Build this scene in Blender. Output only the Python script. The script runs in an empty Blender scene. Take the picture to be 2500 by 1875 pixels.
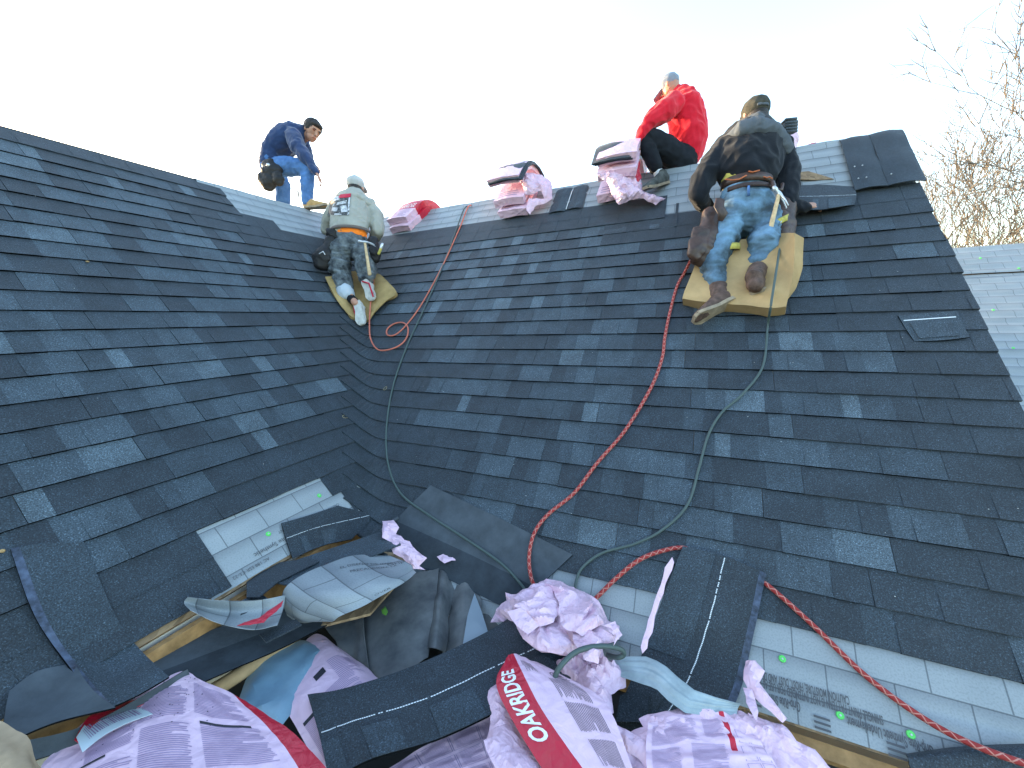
import bpy, bmesh, math, random
from mathutils import Vector, Matrix, noise
random.seed(7)
sc = bpy.context.scene
C = sc.collection
V = Vector
# ------------------------------------------------------------------ camera
PITCH, ROLL, FOC = math.radians(9.0), math.radians(-1.54), 968.83
FWD = V((0, math.cos(PITCH), -math.sin(PITCH)))
_up = V((0, math.sin(PITCH), math.cos(PITCH))); _r = V((1, 0, 0))
RT = _r*math.cos(ROLL) + _up*math.sin(ROLL)
UP = -_r*math.sin(ROLL) + _up*math.cos(ROLL)
cam = bpy.data.cameras.new('camera'); cam_o = bpy.data.objects.new('camera', cam); C.objects.link(cam_o)
cam.sensor_width = 36; cam.lens = FOC/2500*36; cam.clip_start = 0.02; cam.clip_end = 2000
M3 = Matrix((RT, UP, -FWD)).transposed()
cam_o.matrix_world = M3.to_4x4()
sc.camera = cam_o
# ------------------------------------------------------------------ sky and sun
SUN_AZ, SUN_EL = math.radians(-58), math.radians(9)
w = bpy.data.worlds.new('World'); sc.world = w; w.use_nodes = True
wn = w.node_tree.nodes; wl = w.node_tree.links
bg = wn['Background']; sky = wn.new('ShaderNodeTexSky'); sky.sky_type = 'NISHITA'
sky.sun_disc = False; sky.sun_elevation = SUN_EL; sky.sun_rotation = SUN_AZ
sky.air_density = 1.0; sky.dust_density = 1.5; sky.ozone_density = 1.0; sky.altitude = 100
wl.new(sky.outputs[0], bg.inputs[0]); bg.inputs[1].default_value = 0.15
sun = bpy.data.lights.new('sun', 'SUN'); sun.energy = 2.0; sun.angle = math.radians(0.6); sun.color = (1, .74, .45)
sun_o = bpy.data.objects.new('sun', sun); C.objects.link(sun_o)
sd = V((math.sin(SUN_AZ)*math.cos(SUN_EL), math.cos(SUN_AZ)*math.cos(SUN_EL), math.sin(SUN_EL)))
sun_o.rotation_euler = sd.to_track_quat('Z', 'Y').to_euler()
sc.view_settings.view_transform = 'Standard'; sc.view_settings.look = 'None'
sc.view_settings.exposure = 2.95; sc.view_settings.gamma = 1
sc.view_settings.use_curve_mapping = False
# ------------------------------------------------------------------ roof geometry (metres, camera eye at the origin)
E = .143                                   # exposure of one shingle course
AZ, TH = math.radians(24.774), math.radians(46.137)
DL, DR = 14.804*E, 14.868*E
class Plane:
    def __init__(s, uh, x, D):
        s.x = x; s.n = -uh*math.sin(TH) + V((0, 0, math.cos(TH))); s.u = uh*math.cos(TH) + V((0, 0, math.sin(TH)))
        s.D = D; s.o = -s.n*D
        s.m = Matrix((s.x, s.u, s.n)).transposed().to_4x4(); s.m.translation = s.o
    def P(s, d, e, h=0.0):                   # d metres along the contour, e courses up the slope, h metres proud
        return s.o + s.x*d + s.u*(e*E) + s.n*h
    def de(s, p): q = p-s.o; return q.dot(s.x), q.dot(s.u)/E
ca, sa = math.cos(AZ), math.sin(AZ)
LP = Plane(V((-ca, sa, 0)), V((sa, ca, 0)), DL)
RP = Plane(V((sa, ca, 0)), V((ca, -sa, 0)), DR)
RIDGE = 27.4
# valley
vd = LP.n.cross(RP.n).normalized()
if vd.z < 0: vd = -vd
A = Matrix((LP.n, RP.n, vd)); V0 = A.inverted() @ V((-DL, -DR, 0))
aL = (LP.x*-1); aL = (aL - vd*aL.dot(vd)).normalized()
aR = (RP.x); aR = (aR - vd*aR.dot(vd)).normalized()
def ray(x, y):                              # x, y in the 2212 x 1659 view of the photograph
    return (FWD*FOC + RT*(x*1.13020-1250) - UP*(y*1.13020-937.5)).normalized()
def onp(pl, x, y, h=0.0):
    d = ray(x, y); return d*((-pl.D+h)/d.dot(pl.n))
def PR(x, y, h=0.0): return onp(RP, x, y, h)
def PL(x, y, h=0.0): return onp(LP, x, y, h)
def PZ(x, y, z): d = ray(x, y); return d*(z/d.z)
def PD(x, y, dep): d = ray(x, y); return d*(dep/d.dot(FWD))
def px(p): k = FOC/p.dot(FWD); return ((p.dot(RT)*k+1250)/1.1302, (937.5-p.dot(UP)*k)/1.1302)
# ------------------------------------------------------------------ object helpers
def tag(o, label=None, cat=None, group=None, kind=None):
    if label: o['label'] = label
    if cat: o['category'] = cat
    if group: o['group'] = group
    if kind: o['kind'] = kind
    return o
def thing(name, loc, label, cat, group=None):
    o = bpy.data.objects.new(name, None); C.objects.link(o); o.location = loc; o.empty_display_size = .05
    return tag(o, label, cat, group)
def link(name, me, parent=None, mats=None):
    o = bpy.data.objects.new(name, me); C.objects.link(o)
    if mats is not None:
        me.materials.clear()
        for m in (mats if isinstance(mats, (list, tuple)) else [mats]): me.materials.append(m)
    if parent is not None:
        o.parent = parent; o.matrix_parent_inverse = Matrix.Translation(-parent_world(parent))
    return o
def parent_world(p):
    t = V(p.location)
    # parents are only ever translated
    if p.parent is not None and p.type == 'MESH': t = V((0, 0, 0))
    return t
def mesh_bm(bm, name='m', smooth=False):
    me = bpy.data.meshes.new(name); bm.to_mesh(me); bm.free()
    if smooth: me.polygons.foreach_set('use_smooth', [True]*len(me.polygons))
    return me
def mesh_pd(vs, fs, name='m', smooth=False, mi=None):
    me = bpy.data.meshes.new(name); me.from_pydata([tuple(v) for v in vs], [], fs)
    if smooth: me.polygons.foreach_set('use_smooth', [True]*len(me.polygons))
    if mi: me.polygons.foreach_set('material_index', mi)
    me.update(); return me
def baked(o, keep_mats=True):                # apply modifiers without operators
    dg = bpy.context.evaluated_depsgraph_get(); dg.update()
    me = bpy.data.meshes.new_from_object(o.evaluated_get(dg)); old = o.data
    o.modifiers.clear(); o.data = me; bpy.data.meshes.remove(old); return o
# ------------------------------------------------------------------ materials
def N(nt, t, **kw):
    n = nt.nodes.new('ShaderNode'+t)
    for k, v in kw.items():
        if k in n.inputs: n.inputs[k].default_value = v
        else: setattr(n, k, v)
    return n
def mat(name, col, rough=.7, spec=.3, bump=0, bscale=80, var=0, vscale=10, var2=None, sheen=0, metal=0, trans=0, coord='Object', stretch=None):
    m = bpy.data.materials.new(name); m.use_nodes = True; nt = m.node_tree; b = nt.nodes['Principled BSDF']
    b.inputs['Roughness'].default_value = rough; b.inputs['Specular IOR Level'].default_value = spec; b.inputs['Metallic'].default_value = metal
    if sheen: b.inputs['Sheen Weight'].default_value = sheen
    if trans: b.inputs['Transmission Weight'].default_value = trans
    c4 = (*col, 1); b.inputs['Base Color'].default_value = c4
    tc = N(nt, 'TexCoord'); src = tc.outputs[coord]
    if stretch:
        mp = N(nt, 'Mapping'); mp.inputs['Scale'].default_value = stretch; nt.links.new(src, mp.inputs[0]); src = mp.outputs[0]
    if var or var2:
        n = N(nt, 'TexNoise', Scale=vscale, Detail=5.0, Roughness=.62); nt.links.new(src, n.inputs['Vector'])
        r = N(nt, 'ValToRGB'); r.color_ramp.elements[0].position = .35; r.color_ramp.elements[1].position = .68
        lo = tuple(max(0, c*(1-var)) for c in col) if not var2 else var2
        hi = tuple(min(1, c*(1+var)) for c in col)
        r.color_ramp.elements[0].color = (*lo, 1); r.color_ramp.elements[1].color = (*hi, 1)
        nt.links.new(n.outputs['Fac'], r.inputs[0]); nt.links.new(r.outputs[0], b.inputs['Base Color'])
    if bump:
        n2 = N(nt, 'TexNoise', Scale=bscale, Detail=4.0); nt.links.new(src, n2.inputs['Vector'])
        bp = N(nt, 'Bump', Strength=bump, Distance=.004); nt.links.new(n2.outputs['Fac'], bp.inputs['Height']); nt.links.new(bp.outputs[0], b.inputs['Normal'])
    return m
def granule(name, col, k=1.0):               # mineral granules on asphalt
    m = bpy.data.materials.new(name); m.use_nodes = True; nt = m.node_tree; b = nt.nodes['Principled BSDF']
    b.inputs['Roughness'].default_value = .6; b.inputs['Specular IOR Level'].default_value = .42; b.inputs['Sheen Weight'].default_value = .08; b.inputs['Sheen Roughness'].default_value = .45
    g = N(nt, 'NewGeometry')
    n = N(nt, 'TexNoise', Scale=210.0, Detail=3.0, Roughness=.7); nt.links.new(g.outputs['Position'], n.inputs['Vector'])
    r = N(nt, 'ValToRGB'); e = r.color_ramp.elements
    e[0].position = .34; e[0].color = (*[c*.35 for c in col], 1); e[1].position = .60; e[1].color = (*[c*1.6 for c in col], 1)
    x = e.new(.70); x.color = (*[min(1, c*4.2+.03) for c in col], 1)
    nt.links.new(n.outputs['Fac'], r.inputs[0])
    n2 = N(nt, 'TexNoise', Scale=5.5, Detail=6.0, Roughness=.7); nt.links.new(g.outputs['Position'], n2.inputs['Vector'])
    mr = N(nt, 'MapRange'); mr.inputs['From Min'].default_value = .3; mr.inputs['From Max'].default_value = .72
    mr.inputs['To Min'].default_value = .72; mr.inputs['To Max'].default_value = 1.42; nt.links.new(n2.outputs['Fac'], mr.inputs['Value'])
    # faint chalky scuffs
    n3 = N(nt, 'TexNoise', Scale=2.3, Detail=8.0, Roughness=.8); nt.links.new(g.outputs['Position'], n3.inputs['Vector'])
    r3 = N(nt, 'ValToRGB'); r3.color_ramp.elements[0].position = .6; r3.color_ramp.elements[1].position = .8
    r3.color_ramp.elements[0].color = (0, 0, 0, 1); r3.color_ramp.elements[1].color = (.35, .35, .35, 1); nt.links.new(n3.outputs['Fac'], r3.inputs[0])
    mx = N(nt, 'VectorMath', operation='SCALE'); nt.links.new(r.outputs[0], mx.inputs[0]); nt.links.new(mr.outputs[0], mx.inputs['Scale'])
    mm = N(nt, 'Mix', data_type='RGBA'); nt.links.new(r3.outputs[0], mm.inputs[0]); nt.links.new(mx.outputs[0], mm.inputs[6]); mm.inputs[7].default_value = (.13, .14, .155, 1)
    nt.links.new(mm.outputs[2], b.inputs['Base Color'])
    bp = N(nt, 'Bump', Strength=.9*k, Distance=.003); nt.links.new(n.outputs['Fac'], bp.inputs['Height']); nt.links.new(bp.outputs[0], b.inputs['Normal'])
    return m
G = [granule('granules_black', (.015, .0235, .032)), granule('granules_charcoal', (.022, .0345, .046)),
     granule('granules_slate', (.033, .050, .065)), granule('granules_blue_grey', (.054, .078, .097))]
G_EDGE = mat('asphalt_edge_shade', (.003, .004, .005), .9, .1)  # black asphalt mat, darkened further to paint the shadow lines under courses
M_BACK = mat('shingle_back', (.062, .076, .090), .8, .25, .5, 60, .22, 9); M_BACKD = mat('shingle_back_dark', (.034, .044, .055), .8, .25, .5, 60, .25, 9)
M_TAR = mat('sealant_strip', (.045, .062, .10), .35, .5, .5, 120, .7, 30)
M_WHITE = mat('release_dots', (.7, .75, .78), .5)
M_OSB = None
def osb():
    m = bpy.data.materials.new('oriented_strand_board'); m.use_nodes = True; nt = m.node_tree; b = nt.nodes['Principled BSDF']; b.inputs['Roughness'].default_value = .75
    g = N(nt, 'NewGeometry'); v = N(nt, 'TexVoronoi', Scale=55.0); mp = N(nt, 'Mapping'); mp.inputs['Scale'].default_value = (1, .35, 1)
    nt.links.new(g.outputs['Position'], mp.inputs[0]); nt.links.new(mp.outputs[0], v.inputs['Vector'])
    n = N(nt, 'TexNoise', Scale=9.0, Detail=6.0); nt.links.new(g.outputs['Position'], n.inputs['Vector'])
    r = N(nt, 'ValToRGB'); e = r.color_ramp.elements; e[0].color = (.10, .06, .03, 1); e[1].color = (.34, .235, .13, 1)
    sp = N(nt, 'SeparateColor'); nt.links.new(v.outputs['Color'], sp.inputs[0])
    ad = N(nt, 'Math', operation='MULTIPLY_ADD'); nt.links.new(sp.outputs[0], ad.inputs[0]); ad.inputs[1].default_value = .6; 
    m2 = N(nt, 'Math', operation='MULTIPLY_ADD'); nt.links.new(n.outputs['Fac'], m2.inputs[0]); m2.inputs[1].default_value = 1.2; m2.inputs[2].default_value = -.35
    nt.links.new(m2.outputs[0], ad.inputs[2]); nt.links.new(ad.outputs[0], r.inputs[0]); nt.links.new(r.outputs[0], b.inputs['Base Color']); return m
M_OSB = osb()
def underlay_mat(name, uv=True):             # grey synthetic sheet printed with a brick of shingles
    m = bpy.data.materials.new(name); m.use_nodes = True; nt = m.node_tree; b = nt.nodes['Principled BSDF']
    b.inputs['Roughness'].default_value = .45; b.inputs['Specular IOR Level'].default_value = .5
    tc = N(nt, 'TexCoord')
    br = N(nt, 'TexBrick'); br.inputs['Scale'].default_value = 1; br.inputs['Brick Width'].default_value = .2; br.inputs['Row Height'].default_value = .12
    br.inputs['Mortar Size'].default_value = .0028; br.inputs['Mortar Smooth'].default_value = .3; br.offset = .5; br.squash = 1
    br.inputs['Color1'].default_value = (1, 1, 1, 1); br.inputs['Color2'].default_value = (.93, .93, .93, 1); br.inputs['Mortar'].default_value = (.42, .43, .45, 1)
    nt.links.new(tc.outputs['UV'], br.inputs['Vector'])
    # the printed grey shadow fades up each row
    sx = N(nt, 'SeparateXYZ'); nt.links.new(tc.outputs['UV'], sx.inputs[0])
    dv = N(nt, 'Math', operation='DIVIDE'); nt.links.new(sx.outputs[1], dv.inputs[0]); dv.inputs[1].default_value = .12
    fr = N(nt, 'Math', operation='FRACT'); nt.links.new(dv.outputs[0], fr.inputs[0])
    rp = N(nt, 'ValToRGB'); e = rp.color_ramp.elements; e[0].position = 0; e[0].color = (1, 1, 1, 1); e[1].position = 1; e[1].color = (.66, .67, .69, 1); x = e.new(.6); x.color = (.97, .97, .97, 1)
    nt.links.new(fr.outputs[0], rp.inputs[0])
    n = N(nt, 'TexNoise', Scale=160.0, Detail=3.0); nt.links.new(tc.outputs['UV'], n.inputs['Vector'])
    n2 = N(nt, 'TexNoise', Scale=4.0, Detail=5.0); nt.links.new(tc.outputs['UV'], n2.inputs['Vector'])
    r2 = N(nt, 'ValToRGB'); r2.color_ramp.elements[0].position = .3; r2.color_ramp.elements[1].position = .55; r2.color_ramp.elements[0].color = (.80, .81, .82, 1); r2.color_ramp.elements[1].color = (1, 1, 1, 1); nt.links.new(n.outputs['Fac'], r2.inputs[0])
    a = N(nt, 'Mix', data_type='RGBA', blend_type='MULTIPLY'); a.inputs[0].default_value = 1; nt.links.new(br.outputs['Color'], a.inputs[6]); nt.links.new(rp.outputs[0], a.inputs[7])
    c = N(nt, 'Mix', data_type='RGBA', blend_type='MULTIPLY'); c.inputs[0].default_value = 1; nt.links.new(a.outputs[2], c.inputs[6]); nt.links.new(r2.outputs[0], c.inputs[7])
    r4 = N(nt, 'ValToRGB'); r4.color_ramp.elements[0].color = (.225, .26, .28, 1); r4.color_ramp.elements[1].color = (.35, .385, .40, 1); nt.links.new(n2.outputs['Fac'], r4.inputs[0])
    d = N(nt, 'Mix', data_type='RGBA', blend_type='MULTIPLY'); d.inputs[0].default_value = 1; nt.links.new(c.outputs[2], d.inputs[6]); nt.links.new(r4.outputs[0], d.inputs[7])
    nt.links.new(d.outputs[2], b.inputs['Base Color']); return m
M_UNDER = underlay_mat('printed_underlayment')
M_UPRINT = mat('underlayment_print', (.085, .09, .10), .6)
M_GREEN = mat('green_plastic', (.10, .60, .12), .35, .5)
# ------------------------------------------------------------------ setting: ground and house
GZ = -5.6
bm = bmesh.new(); bmesh.ops.create_grid(bm, x_segments=2, y_segments=2, size=700)
o = link('ground', mesh_bm(bm), None, mat('dry_grass', (.09, .10, .045), .9, .2, .5, 3, .5, 2, coord='Object')); o.location.z = GZ; tag(o, kind='structure')
# surface parts of the roof
BASE = RP.P(0, 13, 0); BASE.z = GZ
house = thing('house', V((.5, 4.5, GZ)), 'house whose steep charcoal shingled roof, two slopes meeting in a valley, fills the view', 'house')
# slope sheets: (d, e) outlines.  R: rake at d=+1.33 ; L: runs back past the camera
def v_d(pl, e):                              # contour coordinate of the valley on a plane at course e
    # solve V0 + t*vd with course e
    q = V0-pl.o; t = (e*E - q.dot(pl.u))/vd.dot(pl.u); return (q+vd*t).dot(pl.x)
RAKE = 1.33
E_R, E_L = -.05, 3.02
def slab(pl, outl, h0, h1, name, m, parent, up=None):
    bm = bmesh.new(); top = [bm.verts.new(pl.P(d, e, h1)) for d, e in outl]; bot = [bm.verts.new(pl.P(d, e, h0)) for d, e in outl]
    n = len(outl); bm.faces.new(top); bm.faces.new(bot[::-1])
    for i in range(n): bm.faces.new((top[i], bot[i], bot[(i+1) % n], top[(i+1) % n]))
    bmesh.ops.recalc_face_normals(bm, faces=bm.faces); return link(name, mesh_bm(bm), parent, m)
LBACK = -1.3
outR = [(RAKE, E_R), (RAKE, RIDGE), (v_d(RP, RIDGE), RIDGE), (v_d(RP, 1.5), 1.5), (v_d(RP, E_R)+.0, E_R)]
outL = [(LBACK, E_L), (v_d(LP, E_L), E_L), (v_d(LP, RIDGE), RIDGE), (LBACK, RIDGE)]
slab(RP, outR, -.022, -.004, 'roof_deck', M_OSB, house); slab(LP, outL, -.030, -.004, 'roof_deck', M_OSB, house)
# far slopes and walls of the house, turned away from the photographer
M_WALL = mat('house_siding', (.55, .53, .48), .7, .3, .2, 30, .1, 6)
def poly(name, pts, m, parent, thick=.03):
    bm = bmesh.new(); f = bm.faces.new([bm.verts.new(p) for p in pts]); bmesh.ops.recalc_face_normals(bm, faces=[f])
    nrm = f.normal.copy(); r = bmesh.ops.extrude_face_region(bm, geom=[f]); bmesh.ops.translate(bm, verts=[g for g in r['geom'] if isinstance(g, bmesh.types.BMVert)], vec=nrm*-thick)
    bmesh.ops.recalc_face_normals(bm, faces=bm.faces); return link(name, mesh_bm(bm), parent, m)
def hd(v): return V((v.x, v.y, 0)).normalized()
rr0, rr1 = RP.P(RAKE, RIDGE), RP.P(v_d(RP, RIDGE)-.0, RIDGE); lr0, lr1 = LP.P(LBACK, RIDGE), LP.P(v_d(LP, RIDGE), RIDGE)
bR = hd(RP.u)*3.6 + V((0, 0, -3.6*math.tan(TH))); bL = hd(LP.u)*3.6 + V((0, 0, -3.6*math.tan(TH)))
dz = V((0, 0, -.03))
hipc = rr1 + hd(RP.u)*3.6 + hd(LP.u)*3.6 + V((0, 0, -3.6*math.tan(TH)))
poly('far_slope', [rr0+dz, rr1+dz, hipc+dz, rr0+bR+dz], G[1], house); poly('far_slope', [lr0+dz, lr1+dz, hipc+dz, lr0+bL+dz], G[1], house)
def wall(a, b, zt=None, name='wall'):
    a = V(a); b = V(b); poly(name, [a, b, V((b.x, b.y, GZ)), V((a.x, a.y, GZ))], M_WALL, house, .1)
ev = RP.P(RAKE-.25, E_R+.5, -.12); ev2 = RP.P(v_d(RP, E_R), E_R+.5, -.12); wall(ev, ev2)
el = LP.P(LBACK+.2, E_L+.5, -.12); el2 = LP.P(v_d(LP, E_L), E_L+.5, -.12); wall(el, el2)
g0 = RP.P(RAKE-.25, E_R+.5, -.06); g1 = RP.P(RAKE-.25, RIDGE, -.06); g2 = g0 + hd(RP.u)*6.4
g0b = V(g0); g2.z = g0.z
poly('gable_wall', [V((g0.x, g0.y, GZ)), g0, g1, g2, V((g2.x, g2.y, GZ))], M_WALL, house, .1)
# rake and eave boards
def beam(name, a, b, w, h, m, parent, upv=V((0, 0, 1)), off=0):
    a = V(a); b = V(b); t = (b-a).normalized(); s = t.cross(upv).normalized(); u = s.cross(t)
    vs = []
    for p in (a, b):
        for x, y in ((-w/2, -h), (w/2, -h), (w/2, 0), (-w/2, 0)): vs.append(p+s*x+u*y)
    return link(name, mesh_pd(vs, [(0, 1, 2, 3), (7, 6, 5, 4), (0, 4, 5, 1), (1, 5, 6, 2), (2, 6, 7, 3), (3, 7, 4, 0)]), parent, m)
M_TRIM = mat('white_trim', (.7, .7, .68), .5)
beam('rake_board', RP.P(RAKE-.012, E_R, -.035), RP.P(RAKE-.012, RIDGE, -.035), .022, .16, M_TRIM, house, RP.n)
M_OLDWOOD = mat('weathered_fascia', (.30, .18, .08), .75, .2, .5, 50, .6, 7, stretch=(1, 1, 1))
# ------------------------------------------------------------------ underlayment
def e_top(pl, d):                            # upper edge of the laid shingles
    if pl is RP: return 24.7 if d < -.27 else (23.7 if d < -.17 else 22.7)
    return 30 if d < 2.54 else (24.8 if d < 2.88 else 23.8)
def warp_sheet(pl, outl, name, h, parent, step=.06, amp=.004, row0=0.0, m=None, ripple=0):
    bm = bmesh.new(); f = bm.faces.new([bm.verts.new((d, e*E, 0)) for d, e in outl])
    ds = [d for d, e in outl]; es = [e*E for d, e in outl]
    for lo, hi, ax in ((min(ds), max(ds), 0), (min(es), max(es), 1)):
        x = lo+step
        while x < hi:
            no = V((1, 0, 0)) if ax == 0 else V((0, 1, 0)); co = no*x
            bmesh.ops.bisect_plane(bm, geom=bm.verts[:]+bm.edges[:]+bm.faces[:], plane_co=co, plane_no=no); x += step
    uv = bm.loops.layers.uv.new('uv')
    for fc in bm.faces:
        for l in fc.loops: l[uv].uv = (l.vert.co.x, l.vert.co.y-row0)
    for v in bm.verts:
        fr = min(1, max(0, (v.co.y/E-e_top(pl, v.co.x))*1.2)) if ripple else (0 if (pl is LP and v.co.x < .95) or v.co.y/E > (5.0 if pl is LP else 2.1) else 1)
        z = h*(.3+.7*fr) + fr*amp*(noise.noise(V((v.co.x*7, v.co.y*7, 3)))+.6) + fr*ripple*max(0, math.sin((v.co.y-row0)/.12*2*math.pi + 1.8*noise.noise(V((v.co.x*2.2, v.co.y*1.5, 9)))))*(.6+.8*noise.noise(V((v.co.x*5, v.co.y*9, 5))))
        v.co = pl.P(v.co.x, v.co.y/E, z)
    return link(name, mesh_bm(bm, smooth=True), parent, m or M_UNDER)
warp_sheet(RP, [(RAKE-.01, .0), (RAKE-.01, 2.9), (v_d(RP, 2.9), 2.9), (v_d(RP, .6), .0)], 'underlayment', .001, house, row0=1.485*E-.12*5)
warp_sheet(RP, [(RAKE-.01, 19.5), (RAKE-.01, RIDGE), (v_d(RP, RIDGE), RIDGE), (v_d(RP, 19.5), 19.5)], 'underlayment', .002, house, amp=.005, ripple=.013, step=.03)
warp_sheet(LP, [(.85, 3.1), (v_d(LP, 3.1), 3.1), (v_d(LP, 5.8), 5.8), (.85, 5.8)], 'underlayment', .001, house, row0=4.35*E-.12*3, amp=.006)
warp_sheet(LP, [(2.3, 20), (v_d(LP, 20), 20), (v_d(LP, RIDGE), RIDGE), (2.3, RIDGE)], 'underlayment', .002, house, amp=.005, ripple=.010, step=.03)
# the sheet folds over the ridge
def ridge_cap(pl, d0, d1, name='underlayment_ridge_fold'):
    vs = []; fs = []; n = 40; prof = [(-.02, .006), (0, .018), (.03, .012), (.09, -.05), (.22, -.19)]
    hu = hd(pl.u)
    for i in range(n+1):
        d = d0+(d1-d0)*i/n; b = pl.P(d, RIDGE-.3, .004); r = pl.P(d, RIDGE, .0)
        vs.append(b)
        for a, z in prof: vs.append(r + hu*a + V((0, 0, z+.008*noise.noise(V((d*6, a*3, 1))))))
    k = len(prof)+1
    for i in range(n):
        for j in range(k-1): q = i*k+j; fs.append((q, q+1, q+k+1, q+k))
    me = mesh_pd(vs, fs, smooth=True); uvl = me.uv_layers.new(name='uv')
    for pg in me.polygons:
        for li in pg.loop_indices:
            vi = me.loops[li].vertex_index; uvl.data[li].uv = ((d0+(d1-d0)*(vi//k)/n), (vi % k)*.06)
    return link(name, me, house, M_UNDER)
ridge_cap(RP, v_d(RP, RIDGE), RAKE-.02); ridge_cap(LP, 2.35, v_d(LP, RIDGE))
# ------------------------------------------------------------------ shingles
def seg_pattern(rnd, full=1.0):
    segs = []; x = 0; up = rnd.random() < .5
    while x < full-.03:
        wd = rnd.choice((.075, .10, .125, .16, .19, .235)); x1 = min(full, x+wd)
        if full-x1 < .05: x1 = full
        if up: tone = rnd.choice((0, 1, 1, 2)) 
        else: tone = rnd.choice((0, 1, 2, 2, 3))
        segs.append((x, x1, up, tone)); x = x1; up = not up
    return segs
def strip_bm(segs, depth=1.16*E, y0=0, x_off=0, lift=0.0, full_top=None, dots=False, tone_all=None):
    bm = bmesh.new(); H0, H1 = .0075, .0105
    for (a, b, up, tone) in segs:
        a += x_off; b += x_off; h = H1 if up else H0; t = tone
        top = full_top or depth
        hb = .0015 if not full_top else .004
        f = h+.0035+lift
        ys = y0 + (0 if up else .002)
        c = [bm.verts.new(p) for p in ((a, ys, .002+lift), (b, ys, .002+lift), (b, top, -.001), (a, top, -.001), (a, ys, f), (b, ys, f), (b, top, hb), (a, top, hb))]
        for q, mi in (((4, 5, 6, 7), t), ((0, 1, 5, 4), 4), ((1, 2, 6, 5), 4), ((3, 0, 4, 7), 4), ((2, 3, 7, 6), 4)):
            fc = bm.faces.new([c[i] for i in q]); fc.material_index = mi
    return bm
SH_M = G+[G_EDGE, M_WHITE]
rs = random.Random(11)
VARS = []
for i in range(16):
    me = mesh_bm(strip_bm(seg_pattern(rs, .998)), 'shingle'); VARS.append(me)
for me in VARS:
    for m in SH_M: me.materials.append(m)
nsh = 0
def add_strip(pl, d, e, rnd, clips=(), name='shingle', top=None, segs=None, parent=None, rot=0.0):
    """d = left end of the strip (m), e = course of its lower edge; clips = [(co, no)] world planes, the +no side is cut off"""
    global nsh
    loc = pl.P(d, e + rnd.uniform(-.012, .012), .0)
    mx = pl.m.copy(); mx.translation = loc; mx = mx @ Matrix.Rotation(rot+rnd.uniform(-.0018, .0018), 4, 'Z') @ Matrix.Rotation(rnd.uniform(-.002, .006), 4, 'X')
    nd = []
    for co, no in clips:
        cs = [mx @ V((x, y, 0)) for x in (0, 1.0) for y in (0, (top or 1.16*E))]
        s = [(c-co).dot(no) for c in cs]
        if min(s) > -.02: return None
        if max(s) > 0: nd.append((co, no))
    if not nd and top is None and segs is None:
        o = link(name, rnd.choice(VARS), parent or house); o.matrix_basis = mx; nsh += 1; return o
    bm = strip_bm(segs or seg_pattern(rnd, .998), full_top=top)
    if top:                                   # dotted release line on an uncovered strip
        yy = E+.012; x = .01
        while x < .985:
            z0 = .0160 - .008*yy/top
            q = [bm.verts.new(p) for p in ((x, yy, z0), (x+.0145, yy, z0), (x+.0145, yy+.008, z0), (x, yy+.008, z0))]
            bm.faces.new(q).material_index = 5; x += .0175
    bmesh.ops.transform(bm, matrix=mx, verts=bm.verts)
    for co, no in nd:
        bmesh.ops.bisect_plane(bm, geom=bm.verts[:]+bm.edges[:]+bm.faces[:], plane_co=co, plane_no=no, clear_outer=True)
    if not bm.faces: bm.free(); return None
    o = link(name, mesh_bm(bm, 'shingle_cut'), parent or house, SH_M); nsh += 1; return o
# limits as world planes
ctR = (RP.P(RAKE+.012, 0), RP.x)
vR = (V0+aR*.10, -aR); vL = (V0+aL*.15, -aL)
rnd = random.Random(5)
STEP = [0, .37, .14, .52, .26, .66, .08, .44]
STRIP_TOP = 2.36*E
def dclip(pl, d, right=True): return (pl.P(d, 0), pl.x if right else -pl.x)
for k in range(0, 21):
    e = 2.19+k; off = STEP[k % 8]+rnd.uniform(-.05, .05)
    d = v_d(RP, e)-1.1+off*0 - off
    rl = ctR
    if k == 20: rl = dclip(RP, -.27)
    if k == 19: rl = dclip(RP, -.17)
    if k > 18: pass
    while d < RAKE:
        j = rnd.uniform(-.004, .01)
        cl = [(rl[0]+RP.x*(j if rl is ctR else 0), rl[1]), vR]
        tp = None
        if k == 20 or (k == 19 and d+1 > -.27+.2 and d > -.9) or (k == 18 and d+1 > -.17): tp = STRIP_TOP
        add_strip(RP, d, e, rnd, cl, top=tp); d += 1.0
for k in range(-2, 22):
    e = 5.32+k if k > -2 else 3.16; off = STEP[(k+3) % 8]+rnd.uniform(-.05, .05)
    d = LBACK-.9+off
    rl = None; tp = None
    if k >= 18: rl = dclip(LP, 2.54+rnd.uniform(-.01, .01))
    if k == 17: rl = dclip(LP, 2.88)
    while d < v_d(LP, e)+.3:
        cl = [vL]+([rl] if rl else [])
        segsets = []
        if k in (-1, -2, 0):
            lim = .30 if k == -1 else .93
            if k == 0: segsets = [cl]
            else: segsets = [cl+[dclip(LP, lim)], cl+[dclip(LP, 1.60 if k == -1 else 1.66, False)]]
        else: segsets = [cl]
        for c2 in segsets:
            tp = None
            if k == -2: tp = STRIP_TOP
            if k == 21: tp = 1.2*E
            if (k == 17 and d > 1.5) or (k == 16 and d > 1.9) or (k == 20 and d+1 > 2.5): tp = STRIP_TOP if k < 20 else None
            add_strip(LP, d, e, rnd, c2, top=tp)
        d += 1.0
print('shingle strips', nsh)
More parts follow.
